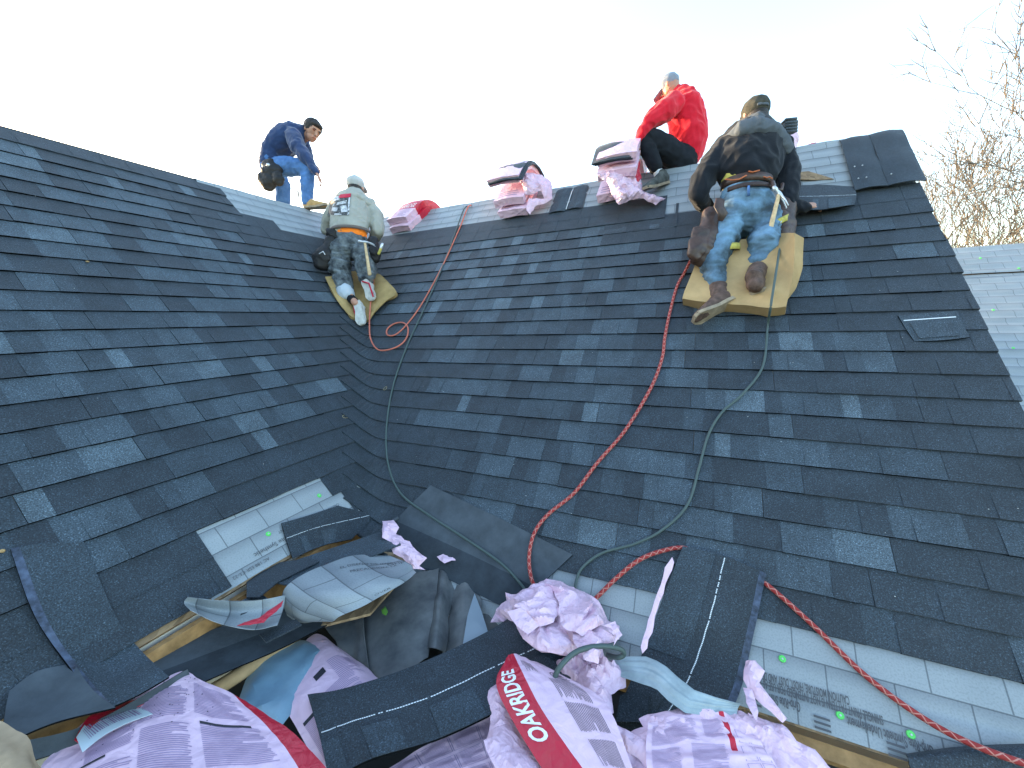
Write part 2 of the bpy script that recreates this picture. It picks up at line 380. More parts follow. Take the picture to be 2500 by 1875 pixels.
# shingles of the right slope woven across the valley
def valley_pt(a, t, h=0.0):
    r = .055; q = math.sqrt(a*a+r*r); x = aR*(.5*(a+q)) + aL*(.5*(-a+q)); nn = (LP.n*(.5-.5*a/q) + RP.n*(.5+.5*a/q)).normalized()
    return V0+vd*t+x+nn*(h-.006)
tx = RP.x.dot(vd); ta = RP.x.dot(aR)          # contour direction in (t, a)
ux = RP.u.dot(vd); ua = RP.u.dot(aR)
for k in range(-1, 20):
    e = 2.19+k; segs = []
    t0 = (V0-RP.o).dot(RP.u); tv = (e*E-t0)/vd.dot(RP.u)
    a0, a1 = -.24, .17; n = 12; bm = bmesh.new(); rows = []
    cols = []; tone = rnd.choice((0, 1, 1, 2)); nxt = a0+rnd.uniform(.05, .15)
    for i in range(n+1):
        a = a0+(a1-a0)*i/n; t = tv + a*tx/ta
        # upper edge is 1.16 courses further up the slope
        du = 1.16*E; t2 = t+ux*du - (ua*du)*tx/ta*0; a2 = a+ua*du
        jit = .001*math.sin(i*1.7+k)
        k_ = min(1, max(0, (.17-a)/.08)); pf = valley_pt(a, t, .006+.013*k_+jit); pb = valley_pt(a2, t2, .002)
        pl_ = valley_pt(a, t, .0)
        rows.append([bm.verts.new(p) for p in (pl_, pf, pb)])
    for i in range(n):
        a = a0+(a1-a0)*(i+.5)/n
        if a > nxt: tone = rnd.choice((0, 1, 1, 2, 2)); nxt = a+rnd.uniform(.07, .17)
        A_, B_ = rows[i], rows[i+1]
        bm.faces.new((A_[0], B_[0], B_[1], A_[1])).material_index = 4
        bm.faces.new((A_[1], B_[1], B_[2], A_[2])).material_index = tone
    bm.faces.new((rows[0][0], rows[0][1], rows[0][2])).material_index = 4
    if e > 22: 
        pass
    link('valley_shingle', mesh_bm(bm, 'valley_shingle', False), house, SH_M)
# ------------------------------------------------------------------ neighbouring wing and bare trees
wing = thing('house_wing', V((5.2, 4.6, GZ)), 'lower white roof wing covered only in printed underlayment, beyond the right rake edge', 'roof')
RP2 = Plane(V((sa, ca, 0)), V((ca, -sa, 0)), DR); 
def wing_plane(px_, py_, dist):
    # ridge passes through this pixel at the given depth
    return PD(px_, py_, dist)
r0 = PD(2060, 541, 5.0)
WX = V((ca, -sa, 0)); WH = V((sa, ca, 0)); WT = math.radians(40)
wu = -(WH*math.cos(WT)) - V((0, 0, math.sin(WT)))   # down the slope, towards the camera
wn_ = V((0, 0, math.cos(WT))) - WH*math.sin(WT)
def wing_pt(d, s, h=0): return r0 + WX*d + wu*s + wn_*h
def grid_obj(name, f, nu, nv, u0, u1, v0, v1, m, parent, smooth=True, uvf=None):
    vs = []; fs = []
    for i in range(nu+1):
        for j in range(nv+1): vs.append(f(u0+(u1-u0)*i/nu, v0+(v1-v0)*j/nv))
    for i in range(nu):
        for j in range(nv): q = i*(nv+1)+j; fs.append((q, q+nv+1, q+nv+2, q+1))
    me = mesh_pd(vs, fs, smooth=smooth); uvl = me.uv_layers.new(name='uv')
    for pg in me.polygons:
        for li in pg.loop_indices:
            vi = me.loops[li].vertex_index; uu = u0+(u1-u0)*(vi//(nv+1))/nu; vv = v0+(v1-v0)*(vi % (nv+1))/nv
            uvl.data[li].uv = uvf(uu, vv) if uvf else (uu, vv)
    return link(name, me, parent, m)
def wrip(d, s): 
    st = .012 if s > .55 else .03
    return wing_pt(d, s, .004 + .018*max(0, math.sin(s/.12*2*math.pi+1.5*noise.noise(V((d*1.3, s*.8, 2)))))*(.7+.6*noise.noise(V((d*3, s*4, 0))))+st)
grid_obj('underlayment', lambda d, s: wrip(d, s), 60, 22, -1.2, 4.5, 0, .55, M_UNDER, wing, uvf=lambda u, v: (u, -v))
grid_obj('underlayment', lambda d, s: wrip(d, s+.0001 if s > .55 else .5501), 60, 110, -1.2, 4.5, .55, 4.2, M_UNDER, wing, uvf=lambda u, v: (u+.06, -v))
poly('roof_deck', [wing_pt(-1.2, -.02, -.01), wing_pt(4.5, -.02, -.01), wing_pt(4.5, 4.2, -.01), wing_pt(-1.2, 4.2, -.01)], M_OSB, wing)
bw = WH*2.6+V((0, 0, -2.6*math.tan(WT)))
poly('far_slope', [wing_pt(-1.2, -.02, -.01), wing_pt(4.5, -.02, -.01), wing_pt(4.5, -.02, -.01)+bw, wing_pt(-1.2, -.02, -.01)+bw], M_OSB, wing)
wa, wb = wing_pt(-1.2, 3.9, -.1), wing_pt(4.5, 3.9, -.1)
poly('wall', [wa, wb, V((wb.x, wb.y, GZ)), V((wa.x, wa.y, GZ))], M_WALL, wing, .1)
for (x, y) in ((2113, 566), (2140, 678), (2182, 760), (2195, 588)):
    d = ray(x, y); q = d*(r0.dot(wn_)/d.dot(wn_))
    bm = bmesh.new(); bmesh.ops.create_cone(bm, cap_ends=True, segments=12, radius1=.012, radius2=.01, depth=.004)
    o = link('cap_nail', mesh_bm(bm), wing, M_GREEN); o.matrix_basis = Matrix.Translation(q+wn_*.055) @ wn_.to_track_quat('Z', 'Y').to_matrix().to_4x4()
# trees
M_BARK = mat('pale_bark', (.15, .13, .11), .85, .2, .4, 20, .35, 5)
def bare_tree(base, height, spread, seed, label, tk=.07, aim=None, levels=6, group=None, r_min=.004):
    rn = random.Random(seed); root = thing('bare_tree', base, label, 'tree', group)
    tr = ([], []); cr = ([], [])
    def limb(p, dr, ln, r, lv):
        seg = max(3, int(ln/.38)); pts = [p]; rad = [r]; d = dr.copy(); kids = []
        for i in range(seg):
            d = (d + V((rn.gauss(0, .10), rn.gauss(0, .10), rn.gauss(.04, .07)))).normalized()
            p = p+d*ln/seg; pts.append(p); rr = r*(1-.62*(i+1)/seg); rad.append(rr)
            if lv < levels and i >= (seg//3 if lv == 0 else 0):
                for _ in range(1 if lv == 0 else rn.choice((0, 1))): kids.append((p, d.copy(), rr))
        out = tr if lv == 0 else cr; k = 6 if lv < 2 else (4 if lv < 4 else 3)
        b0 = len(out[0]); t0 = None
        for i, q in enumerate(pts):
            t = (pts[min(i+1, len(pts)-1)]-pts[max(0, i-1)]).normalized(); a = t.orthogonal().normalized(); b = t.cross(a)
            for j in range(k): an = 2*math.pi*j/k; out[0].append(q+(a*math.cos(an)+b*math.sin(an))*rad[i])
        for i in range(len(pts)-1):
            for j in range(k): q = b0+i*k+j; q2 = b0+i*k+(j+1) % k; out[1].append((q, q2, q2+k, q+k))
        if lv < levels:
            kids.append((pts[-1], d.copy(), rad[-1]))
            for (q, dd, rr) in kids:
                ax = V((rn.gauss(0, 1), rn.gauss(0, 1), rn.gauss(0, .6))); ax = (ax-dd*ax.dot(dd)).normalized()
                an = rn.uniform(.35, .95)*spread; nd = (dd*math.cos(an)+ax*math.sin(an)+V((0, 0, .12))).normalized()
                l2 = ln*rn.uniform(.5, .78) if lv else ln*rn.uniform(.45, .7)
                if l2 > .12: limb(q, nd, l2, max(r_min, min(rr*.8, rr*rn.uniform(.6, .8))), lv+1)
    limb(V(base), V((0, 0, 1)) if aim is None else aim, height*.5, tk, 0)
    link('trunk', mesh_pd(*tr, smooth=True), root, M_BARK); link('crown', mesh_pd(*cr, smooth=True), root, M_BARK)
    return root
tb = PD(2170, 560, 10.5); tb.x += .5; bare_tree(V((tb.x-.1, tb.y, GZ)), 12.2, .9, 12, 'bare leafless tree rising behind the white roof at the right edge', .20, levels=6, r_min=.013)
tb = PD(2040, 560, 13.5); bare_tree(V((tb.x+2.6, tb.y, GZ)), 11.5, .8, 9, 'farther bare tree behind the big one at the right edge', .07, levels=5, r_min=.009)
tb = PD(1335, 345, 24); bare_tree(V((tb.x, tb.y, GZ)), 9.5, .8, 3, 'distant bare tree whose twig tips show above the ridge beside the man in red', .08, levels=5, r_min=.007)
# ------------------------------------------------------------------ figures
def zc(ox, oy, s): return lambda x, y: ((ox+s*x)/1.1302, (oy+s*y)/1.1302)
def ring_loft(secs, side, k=14, cap=True):
    """secs: (centre, half extent along side, other half extent); closed, rounded ends"""
    vs, fs = [], []; n = len(secs); R_ = []
    for i, (c, a, b) in enumerate(secs):
        c0 = V(secs[max(0, i-1)][0]); c1 = V(secs[min(n-1, i+1)][0]); t = (c1-c0).normalized()
        s = side-t*side.dot(t)
        s = s.normalized() if s.length > .05 else t.orthogonal().normalized()
        R_.append((V(c), a, b, s, t.cross(s), t))
    def ring(c, a, b, s, m): return [c+s*a*math.cos(2*math.pi*j/k)+m*b*math.sin(2*math.pi*j/k) for j in range(k)]
    seq = []
    if cap:
        c, a, b, s, m, t = R_[0]; r = min(a, b)
        for q in (.35, .75): seq.append(ring(c-t*r*math.sqrt(1-q*q)*.9, a*q, b*q, s, m))
    for c, a, b, s, m, t in R_: seq.append(ring(c, a, b, s, m))
    if cap:
        c, a, b, s, m, t = R_[-1]; r = min(a, b)
        for q in (.75, .35): seq.append(ring(c+t*r*math.sqrt(1-q*q)*.9, a*q, b*q, s, m))
    for rg in seq: vs += rg
    for i in range(len(seq)-1):
        for j in range(k): q = i*k+j; q2 = i*k+(j+1) % k; fs.append((q, q2, q2+k, q+k))
    fs.append(tuple(range(k))[::-1]); b0 = (len(seq)-1)*k; fs.append(tuple(b0+j for j in range(k)))
    return vs, fs
def tube(pts, rad, k=10): return ring_loft([(p, r, r) for p, r in zip(pts, rad if isinstance(rad, (list, tuple)) else [rad]*len(pts))], V((.31, .2, .93)), k)
def ball(c, r, sc=(1, 1, 1), axes=None, sub=2):
    bm = bmesh.new(); bmesh.ops.create_icosphere(bm, subdivisions=sub, radius=1)
    X, Y, Z = axes or (RT, FWD, UP)
    vs = [c + X*(v.co.x*r*sc[0]) + Y*(v.co.y*r*sc[1]) + Z*(v.co.z*r*sc[2]) for v in bm.verts]
    bm.verts.index_update(); fs = [tuple(v.index for v in f.verts) for f in bm.faces]; bm.free(); return vs, fs
def box(c, ax, ay, az, hx, hy, hz):
    vs = [c+ax*(x*hx)+ay*(y*hy)+az*(z*hz) for x in (-1, 1) for y in (-1, 1) for z in (-1, 1)]
    return vs, [(0, 1, 3, 2), (4, 6, 7, 5), (0, 4, 5, 1), (2, 3, 7, 6), (0, 2, 6, 4), (1, 5, 7, 3)]
def join(parts):
    vs, fs = [], []
    for a, b in parts: n = len(vs); vs += list(a); fs += [tuple(i+n for i in f) for f in b]
    return vs, fs
def fuse(name, parts, m, parent, vox=.008, smooth=4, wr=0, wscale=9, aniso=None, seed=0):
    vs, fs = join(parts); bm = bmesh.new(); bv = [bm.verts.new(v) for v in vs]
    for f in fs:
        try: bm.faces.new([bv[i] for i in f])
        except ValueError: pass
    bmesh.ops.recalc_face_normals(bm, faces=bm.faces)
    o = link(name, mesh_bm(bm), parent)
    r = o.modifiers.new('r', 'REMESH'); r.mode = 'VOXEL'; r.voxel_size = vox; r.adaptivity = 0
    if smooth: s = o.modifiers.new('s', 'SMOOTH'); s.factor = .5; s.iterations = smooth
    baked(o); me = o.data
    if wr:
        A_ = aniso or (V((1, 0, 0)), V((0, 1, 0)), V((0, 0, 1)), (1, 1, 1)); S_ = A_[3]; nn = [v.normal.copy() for v in me.vertices]
        for v, n in zip(me.vertices, nn):
            p = v.co; q = V((p.dot(A_[0])*S_[0], p.dot(A_[1])*S_[1], p.dot(A_[2])*S_[2]))*wscale + V((seed*7.3, 0, seed))
            w_ = noise.noise_vector(q*.6)*.9; f = noise.noise(q+w_); g = 1-abs(noise.noise(q*1.7+w_))*2.6
            v.co = p+n*(wr*(.55*f*2+.45*g))
    me.polygons.foreach_set('use_smooth', [True]*len(me.polygons)); me.materials.clear(); me.materials.append(m); return o
def part(name, geo, m, parent, smooth=True, bevel=0):
    o = link(name, mesh_pd(*geo, smooth=smooth), parent, m)
    bm = bmesh.new(); bm.from_mesh(o.data); bmesh.ops.recalc_face_normals(bm, faces=bm.faces)
    if bevel: bmesh.ops.bevel(bm, geom=bm.edges[:], offset=bevel, segments=2, affect='EDGES')
    bm.to_mesh(o.data); bm.free()
    if bevel: o.data.polygons.foreach_set('use_smooth', [True]*len(o.data.polygons))
    return o
def band(c_list, up, w, th, k=1):            # a belt: ribbon of rectangular section along points, closed=False
    vs, fs = [], []; n = len(c_list); cen = sum(c_list, V())/n
    for i, c in enumerate(c_list):
        t = (c_list[min(n-1, i+1)]-c_list[max(0, i-1)]).normalized(); o_ = t.cross(up).normalized(); 
        if o_.dot(c-cen) < 0: o_ = -o_
        u = up
        vs += [c+u*w/2, c+u*w/2+o_*th, c-u*w/2+o_*th, c-u*w/2]
    for i in range(n-1):
        for j in range(4): q = 4*i+j; q2 = 4*i+(j+1) % 4; fs.append((q, q2, q2+4, q+4))
    fs += [(0, 1, 2, 3), tuple(4*(n-1)+j for j in (3, 2, 1, 0))]; return vs, fs
def hand(wr, dirv, palm_n, curl=.5, size=1.0, thumb=1, spread=.25):
    """palm and five fingers; dirv towards the fingers, palm_n out of the palm"""
    d = dirv.normalized(); n = (palm_n-d*palm_n.dot(d)).normalized(); s = d.cross(n)*thumb; L = .095*size; g = []
    g.append(ring_loft([(wr, .024*size, .018*size), (wr+d*L*.45, .036*size, .016*size), (wr+d*L*.95, .038*size, .013*size)], s, 12))
    for i, (ln, off) in enumerate(((.070, .9), (.080, .32), (.075, -.25), (.058, -.8))):
        p = wr+d*L*.92+s*off*.036*size; a = off*spread*.5; dd = (d*math.cos(a)+s*math.sin(a)); pts = [p-d*.02*size]; an = .15
        for j, fr in enumerate((.45, .32, .25)):
            an += curl*(.9 if j else .6); pts.append(pts[-1]+(dd*math.cos(an)+n*math.sin(an))*ln*fr*size + (dd*.02*size if j == 0 else V()))
        g.append(tube(pts, [.0095*size, .009*size, .0085*size, .007*size], 8))
    p = wr+d*L*.2+s*.026*size
    g.append(tube([p, p+(s*.7+d*.6+n*.2).normalized()*.038*size, p+(s*.7+d*.6+n*.2).normalized()*.038*size+(s*.25+d*.8+n*.5).normalized()*.032*size], [.013*size, .011*size, .009*size], 8))
    return g
def shoe_geo(heel, toe, upv, size=1.0, w=.048):
    """foot body and sole along heel -> toe; upv points from the sole to the ankle"""
    t = (toe-heel); L = t.length; t.normalize(); u = (upv-t*upv.dot(t)).normalized(); s = t.cross(u)
    up_ = ring_loft([(heel+u*.045+t*.012, w*.72, .05), (heel+t*L*.25+u*.055, w*.82, .058), (heel+t*L*.5+u*.04, w*.9, .042), (heel+t*L*.75+u*.028, w*1.05, .03), (heel+t*L*.93+u*.022, w*.85, .022)], s, 14)
    vs = []; prof = ((0, .60), (.06, .78), (.2, .85), (.42, .74), (.6, .9), (.78, 1.08), (.92, .9), (1.0, .5))
    for hh in (0, .022):
        for x, ww in prof: vs.append(heel+t*L*x+s*w*ww-u*(.004-hh)+ (u*.012 if x > .9 else V()))
        for x, ww in prof[::-1]: vs.append(heel+t*L*x-s*w*ww-u*(.004-hh)+ (u*.012 if x > .9 else V()))
    k = len(prof)*2; fs = [tuple(range(k)), tuple(k+i for i in range(k))[::-1]]+[(i, i+k, (i+1) % k+k, (i+1) % k) for i in range(k)]
    return up_, (vs, fs), (t, u, s, L)
M_SKIN = mat('skin', (.42, .22, .15), .5, .4, .1, 60, .1, 8)
M_HAIR = mat('dark_hair', (.018, .014, .012), .55, .4, .9, 220, .4, 60)
M_NAVY = mat('navy_fleece', (.022, .045, .12), .9, .2, .25, 90, .2, 9, sheen=.3)
M_JEAN = mat('blue_denim', (.07, .16, .36), .85, .2, .35, 260, .28, 9)
M_JEAN2 = mat('light_denim', (.125, .225, .33), .85, .2, .35, 260, .3, 6, var2=(.045, .065, .08))
M_JEAN3 = mat('dirty_grey_denim', (.12, .14, .15), .85, .2, .4, 220, .5, 13, var2=(.03, .037, .045))
M_RED = mat('red_fleece', (.62, .012, .03), .9, .15, .25, 90, .12, 7, sheen=.2)
M_BLK = mat('black_knit', (.012, .015, .02), .9, .2, .25, 120, .3, 8)
M_HOOD4 = mat('black_fleece', (.012, .015, .021), .95, .12, .3, 110, .12, 9, sheen=.12)
M_HOODG = mat('grey_fleece', (.10, .115, .135), .95, .1, .3, 110, .12, 12)
M_OAT = mat('oatmeal_fleece', (.33, .33, .29), .95, .1, .3, 110, .08, 9)
M_LEATH = mat('oiled_brown_leather', (.05, .027, .02), .5, .45, .5, 40, .5, 12)
M_LEATHB = mat('black_leather', (.012, .012, .013), .6, .35, .4, 50, .4, 12)
M_BOOT = mat('scuffed_brown_leather', (.10, .062, .048), .7, .3, .5, 60, .4, 25)
M_TANB = mat('tan_suede', (.42, .27, .12), .85, .2, .3, 60, .2, 18)
M_SOLE = mat('tan_rubber_sole', (.30, .24, .17), .8, .2, .3, 90, .25, 25)
M_SOLEW = mat('grey_white_rubber', (.45, .46, .44), .7, .2, .3, 90, .15, 25)
M_WOOD = mat('hammer_handle_wood', (.55, .40, .22), .5, .4, .2, 60, .2, 30)
M_STEEL = mat('hammer_steel', (.55, .57, .58), .35, .5, metal=.6)
M_YEL = mat('yellow_webbing', (.45, .40, .10), .8, .2, .4, 150, .25, 30)
M_ORANGE = mat('orange_fabric', (.9, .22, .02), .7, .2)
M_SOCK = mat('white_sock', (.65, .67, .7), .9, .1, .4, 200, .1, 40)
M_CAPK = mat('olive_black_cap', (.05, .05, .042), .85, .2, .4, 120, .3, 15)
M_CAPG = mat('pale_grey_cap', (.40, .42, .42), .85, .2, .2, 100, .08, 20)
M_REDP = mat('red_trim', (.45, .02, .05), .6, .3)
M_PRINTK = mat('black_print', (.09, .095, .10), .7, .2, 0, 80, .7, 45)
M_PRINTW = mat('white_print', (.45, .46, .48), .7, .2, 0, 80, .5, 40)
M_FOAM = mat('yellow_foam', (.42, .285, .14), .95, .1, .8, 240, .16, 5)
M_EYE = mat('dark_eye', (.01, .008, .007), .3)
M_LIP = mat('lips', (.36, .13, .10), .5)
def hammer(name, head_c, hd_dir, h_dir, length, label):
    root = thing(name, head_c, label, 'hammer'); n = hd_dir.cross(h_dir).normalized(); hd_dir = hd_dir.normalized(); h_dir = h_dir.normalized()
    part('handle', ring_loft([(head_c, .009, .012), (head_c+h_dir*length*.3, .010, .013), (head_c+h_dir*length*.75, .012, .016), (head_c+h_dir*length, .014, .018)], n, 12), M_WOOD, root)
    g = [ring_loft([(head_c-hd_dir*.055, .014, .014), (head_c-hd_dir*.035, .015, .015), (head_c-hd_dir*.03, .010, .010), (head_c, .016, .014), (head_c+hd_dir*.03, .012, .010)], n, 12)]
    for s in (-1, 1): g.append(ring_loft([(head_c+hd_dir*.02+n*.006*s, .006, .008), (head_c+hd_dir*.06+n*.012*s+h_dir*.006, .006, .005), (head_c+hd_dir*.095+n*.015*s+h_dir*.022, .005, .003)], n, 8))
    part('head', join(g), M_STEEL, root); return root
def pouch(parent, top, bot, wtop, wbot, dtop, dbot, m, side, name='pouch', flap=True):
    mid = (top+bot)*.5; o = fuse(name, [ring_loft([(top, wtop, dtop), (top.lerp(bot, .35), wtop*.9, dtop*1.1), (mid, (wtop+wbot)*.55, (dtop+dbot)*.55), (top.lerp(bot, .8), wbot*1.05, dbot), (bot, wbot*.8, dbot*.7)], side, 16)], m, parent, .008, 2, .007, 14)
    return o
# ================= worker in the black hoodie, kneeling on foam near the rake
P = PD
w4 = thing('person', P(1620, 560, 2.85), 'person in black hoodie and light jeans, kneeling on yellow foam, seen from behind', 'person')
hipL, hipR = P(1578, 452, 2.90), P(1648, 448, 2.90)
knL, knR = PR(1538, 575, .10), PR(1648, 540, .10)
anL, anR = P(1549, 618, 2.66), P(1637, 580, 2.66)
spine = [P(1612, 445, 2.85), P(1615, 395, 2.88), P(1622, 345, 2.93), P(1630, 300, 2.97), P(1633, 275, 3.0)]
shL, shR = P(1562, 318, 2.95), P(1695, 322, 2.93)
elL, wrL = P(1510, 422, 2.90), P(1535, 450, 3.18)
elR, wrR = P(1704, 440, 2.80), P(1746, 446, 2.78)
headc = P(1632, 247, 3.06)
g = [ring_loft([(spine[0], .12, .08), (spine[1], .11, .075), (spine[2], .12, .08), (spine[3], .12, .07)], RT), tube([spine[3], spine[4], headc], [.06, .055, .06]),
     ball(headc, .095, (.82, 1.0, 1.15)), tube([shL, elL, wrL], [.04, .034, .026]), tube([shR, elR, wrR], [.04, .034, .026]),
     tube([hipL, knL, anL], [.062, .045, .032]), tube([hipR, knR, anR], [.05, .04, .03])]
g += [ring_loft([(anL, .03, .03), (P(1565, 640, 2.56), .025, .025)], RT), ring_loft([(anR, .03, .03), (P(1637, 600, 2.6), .025, .025)], RT)]
g += [ball(headc-RT*.083+UP*-.005, .025, (.4, .8, 1.2)), ball(headc+RT*.083+UP*-.005, .025, (.4, .8, 1.2)), ball(headc+FWD*.09-UP*.02, .018)]
g += hand(wrR, (P(1775, 437, 2.85)-wrR), -UP*.6+FWD*.6, .45, 1.0, -1) + hand(wrL, V((0, 1, .1)), -UP, .5, 1.0, 1)
fuse('body', g, M_SKIN, w4, .006, 2)
for s in (-1, 1):
    part('eye', ball(headc+FWD*.088+RT*.03*s+UP*.012, .011, (1, .5, .6)), M_EYE, w4)
# jeans
sdx = RT
jg = [ring_loft([(P(1612, 412, 2.86), .155, .115), (P(1612, 440, 2.84), .185, .14), (P(1612, 470, 2.84), .175, .15)], RT, 18),
      ring_loft([(P(1580, 462, 2.82), .105, .12), (P(1562, 510, 2.80), .10, .115), (knL+UP*.02, .085, .09), (P(1541, 592, 2.70), .074, .08), (P(1547, 612, 2.66), .066, .07)], RT, 16),
      ring_loft([(P(1645, 462, 2.81), .105, .12), (P(1652, 505, 2.775), .10, .12), (knR+UP*.03, .085, .09), (P(1640, 552, 2.70), .074, .08), (P(1637, 568, 2.67), .068, .07)], RT, 16)]
fuse('jeans', jg, M_JEAN2, w4, .009, 3, .013, 11, (RT, FWD, UP, (.5, .8, 1.6)), 1)
fuse('shirt_hem', [ring_loft([(P(1612, 372, 2.88), .17, .125), (P(1612, 396, 2.87), .165, .125)], RT, 18)], M_YEL, w4, .009, 2, .012, 14)
for q, (x0, x1, y0) in enumerate(((1568, 1612, 383), (1618, 1640, 366), (1650, 1668, 378))):
    part('hoodie_cord', tube([P(x0, y0+4, 2.73), P((x0*2+x1)/3, y0+6, 2.725), P((x0+2*x1)/3, y0+4, 2.725), P(x1, y0-4+q*6, 2.73)], .005, 6), mat('cord_orange', (.45, .13, .05), .7), w4)
hg = [ring_loft([(P(1607, 368, 2.87), .215, .155), (P(1612, 350, 2.90), .235, .165), (P(1622, 322, 2.94), .235, .165), (P(1628, 300, 2.97), .215, .145), (P(1632, 282, 3.0), .15, .115), (P(1633, 268, 3.02), .09, .09)], RT, 20),
      tube([P(1572, 312, 2.96), P(1540, 352, 2.93), P(1518, 395, 2.91), elL], [.085, .085, .075, .065]), tube([elL, P(1520, 440, 3.04), wrL], [.064, .058, .045]),
      tube([P(1683, 312, 2.95), P(1697, 355, 2.92), P(1703, 400, 2.86), elR], [.085, .085, .078, .066]), tube([elR, P(1725, 447, 2.79), P(1743, 447, 2.78)], [.064, .052, .04])]
fuse('hoodie', hg, M_HOOD4, w4, .009, 3, .016, 8, (RT, FWD, UP, (1.0, .8, .8)), 2)
fuse('hood', [ring_loft([(P(1576, 296, 2.88), .03, .03), (P(1598, 279, 2.82), .055, .05), (P(1635, 272, 2.79), .066, .055), (P(1672, 282, 2.82), .06, .05), (P(1704, 322, 2.86), .045, .03)], UP, 14),
              ring_loft([(P(1598, 272, 2.96), .04, .04), (P(1633, 262, 2.88), .055, .05), (P(1666, 272, 2.96), .045, .04)], UP, 14)], M_HOODG, w4, .008, 3, .008, 12)
cap4 = fuse('cap', [ball(headc+UP*.035, .108, (.93, 1.05, .88)), ring_loft([(headc+FWD*.08+UP*.03, .075, .012), (headc+FWD*.17+UP*.0, .06, .01)], RT)], M_CAPK, w4, .007, 2)
part('hair', ball(headc-UP*.035-FWD*.02, .093, (.86, .9, .75)), M_HAIR, w4)
part('cap_strap', band([headc+RT*math.sin(a)*.092-FWD*math.cos(a)*.103+UP*.012 for a in [-.5+i*.1 for i in range(11)]], UP, .02, .003), M_HOODG, w4)
# belt, harness and pouches
def waist(cy, dep, rx, ry, a0=-1.9, a1=1.9, n=16, tilt=0, cx=1612):
    c = P(cx, cy, dep); return [c+RT*math.sin(a)*rx-FWD*math.cos(a)*ry+UP*(math.sin(a)*tilt) for a in [a0+(a1-a0)*i/n for i in range(n+1)]]
part('belt', band(waist(400, 2.86, .168, .128), UP, .055, .006), M_LEATH, w4)
part('trouser_belt', band(waist(418, 2.85, .172, .138, -1.2, 1.0), UP, .03, .005), mat('dark_belt', (.045, .03, .03), .6), w4)
part('belt_loop', box(P(1617, 412, 2.70), RT, FWD, UP, .008, .004, .035), M_JEAN, w4, False, .002)
tb4 = thing('tool_belt', P(1612, 430, 2.8), 'oiled brown leather tool pouches at both hips of the worker in the black hoodie', 'tool belt')
pouch(tb4, P(1540, 462, 2.80), P(1512, 560, 2.72), .07, .085, .05, .075, M_LEATH, RT)
pouch(tb4, P(1519, 500, 2.72), P(1500, 555, 2.68), .075, .06, .03, .04, M_LEATH, RT)
part('leather_strap', ring_loft([(P(1556, 430, 2.70), .03, .006), (P(1553, 446, 2.68), .036, .007), (P(1562, 462, 2.67), .034, .007), (P(1556, 476, 2.69), .02, .006)], RT, 10), M_LEATH, tb4)
pouch(tb4, P(1698, 438, 2.80), P(1686, 532, 2.72), .075, .075, .05, .06, M_LEATH, RT)
pouch(tb4, P(1694, 465, 2.74), P(1690, 520, 2.70), .045, .04, .03, .035, M_LEATH, RT)
for cx, cy, r, t in ((1551, 547, .118, .02), (1652, 497, .122, .07)):
    c = P(cx, cy, 2.82); r += .012; pts = [c+RT*math.sin(a)*r-FWD*math.cos(a)*(r+.012)+UP*(math.sin(a)*t) for a in [-1.5+3.0*i/14 for i in range(15)]]
    part('leg_strap', band(pts, UP, .042, .005), M_YEL, tb4)
part('carabiner', tube([P(1688, 478, 2.66), P(1676, 498, 2.65), P(1682, 510, 2.65), P(1693, 512, 2.65)], .004, 6), M_STEEL, tb4)
hammer('hammer', P(1683, 418, 2.66), (P(1690, 420, 2.66)-P(1676, 404, 2.68)), (P(1655, 531, 2.62)-P(1683, 418, 2.66)), .36, 'wooden-handled hammer hanging from the belt of the worker in the black hoodie')
part('hammer_loop', tube([P(1668, 392, 2.72), P(1672, 408, 2.68), P(1688, 412, 2.68), P(1690, 398, 2.70)], .012, 8), M_LEATH, tb4)
def boot(parent, heel, toe, upv, ankle, m, ms, w=.05, nm='boot', lace=False, shaft=.07):
    u_, s_, fr = shoe_geo(heel, toe, upv, 1, w); t, u, s, L = fr
    o = fuse(nm, [u_, ring_loft([(heel+t*.045+u*.05, w*.85, .055), (heel+t*.04+u*.09, w*.8, .055), (ankle, shaft*.8, shaft*.85)], s, 14)], m, parent, .006, 2, .003, 22)
    so = link('sole', mesh_pd(*s_), o, ms); bm = bmesh.new(); bm.from_mesh(so.data); bmesh.ops.recalc_face_normals(bm, faces=bm.faces); bm.to_mesh(so.data); bm.free(); so.matrix_parent_inverse = Matrix.Translation(-V(parent.location))
    so.matrix_parent_inverse = o.matrix_basis.inverted() @ o.matrix_parent_inverse.inverted() @ Matrix.Translation(-V(parent.location)) if False else Matrix.Identity(4)
    # the boot mesh keeps world coordinates, its parent inverse cancels the root's offset
    return o
boot(w4, P(1586, 652, 2.54), P(1502, 694, 2.49), UP*.75+FWD*.5-RT*.25, P(1551, 622, 2.64), M_BOOT, M_SOLE, .062, shaft=.072)
boot(w4, P(1636, 633, 2.46), P(1642, 617, 2.70), UP*.9+FWD*.3, P(1637, 584, 2.60), M_BOOT, M_SOLE, .062, shaft=.072)
fuse('sock', [tube([P(1548, 612, 2.66), P(1552, 622, 2.64)], [.040, .042])], M_SOCK, w4, .006, 1)
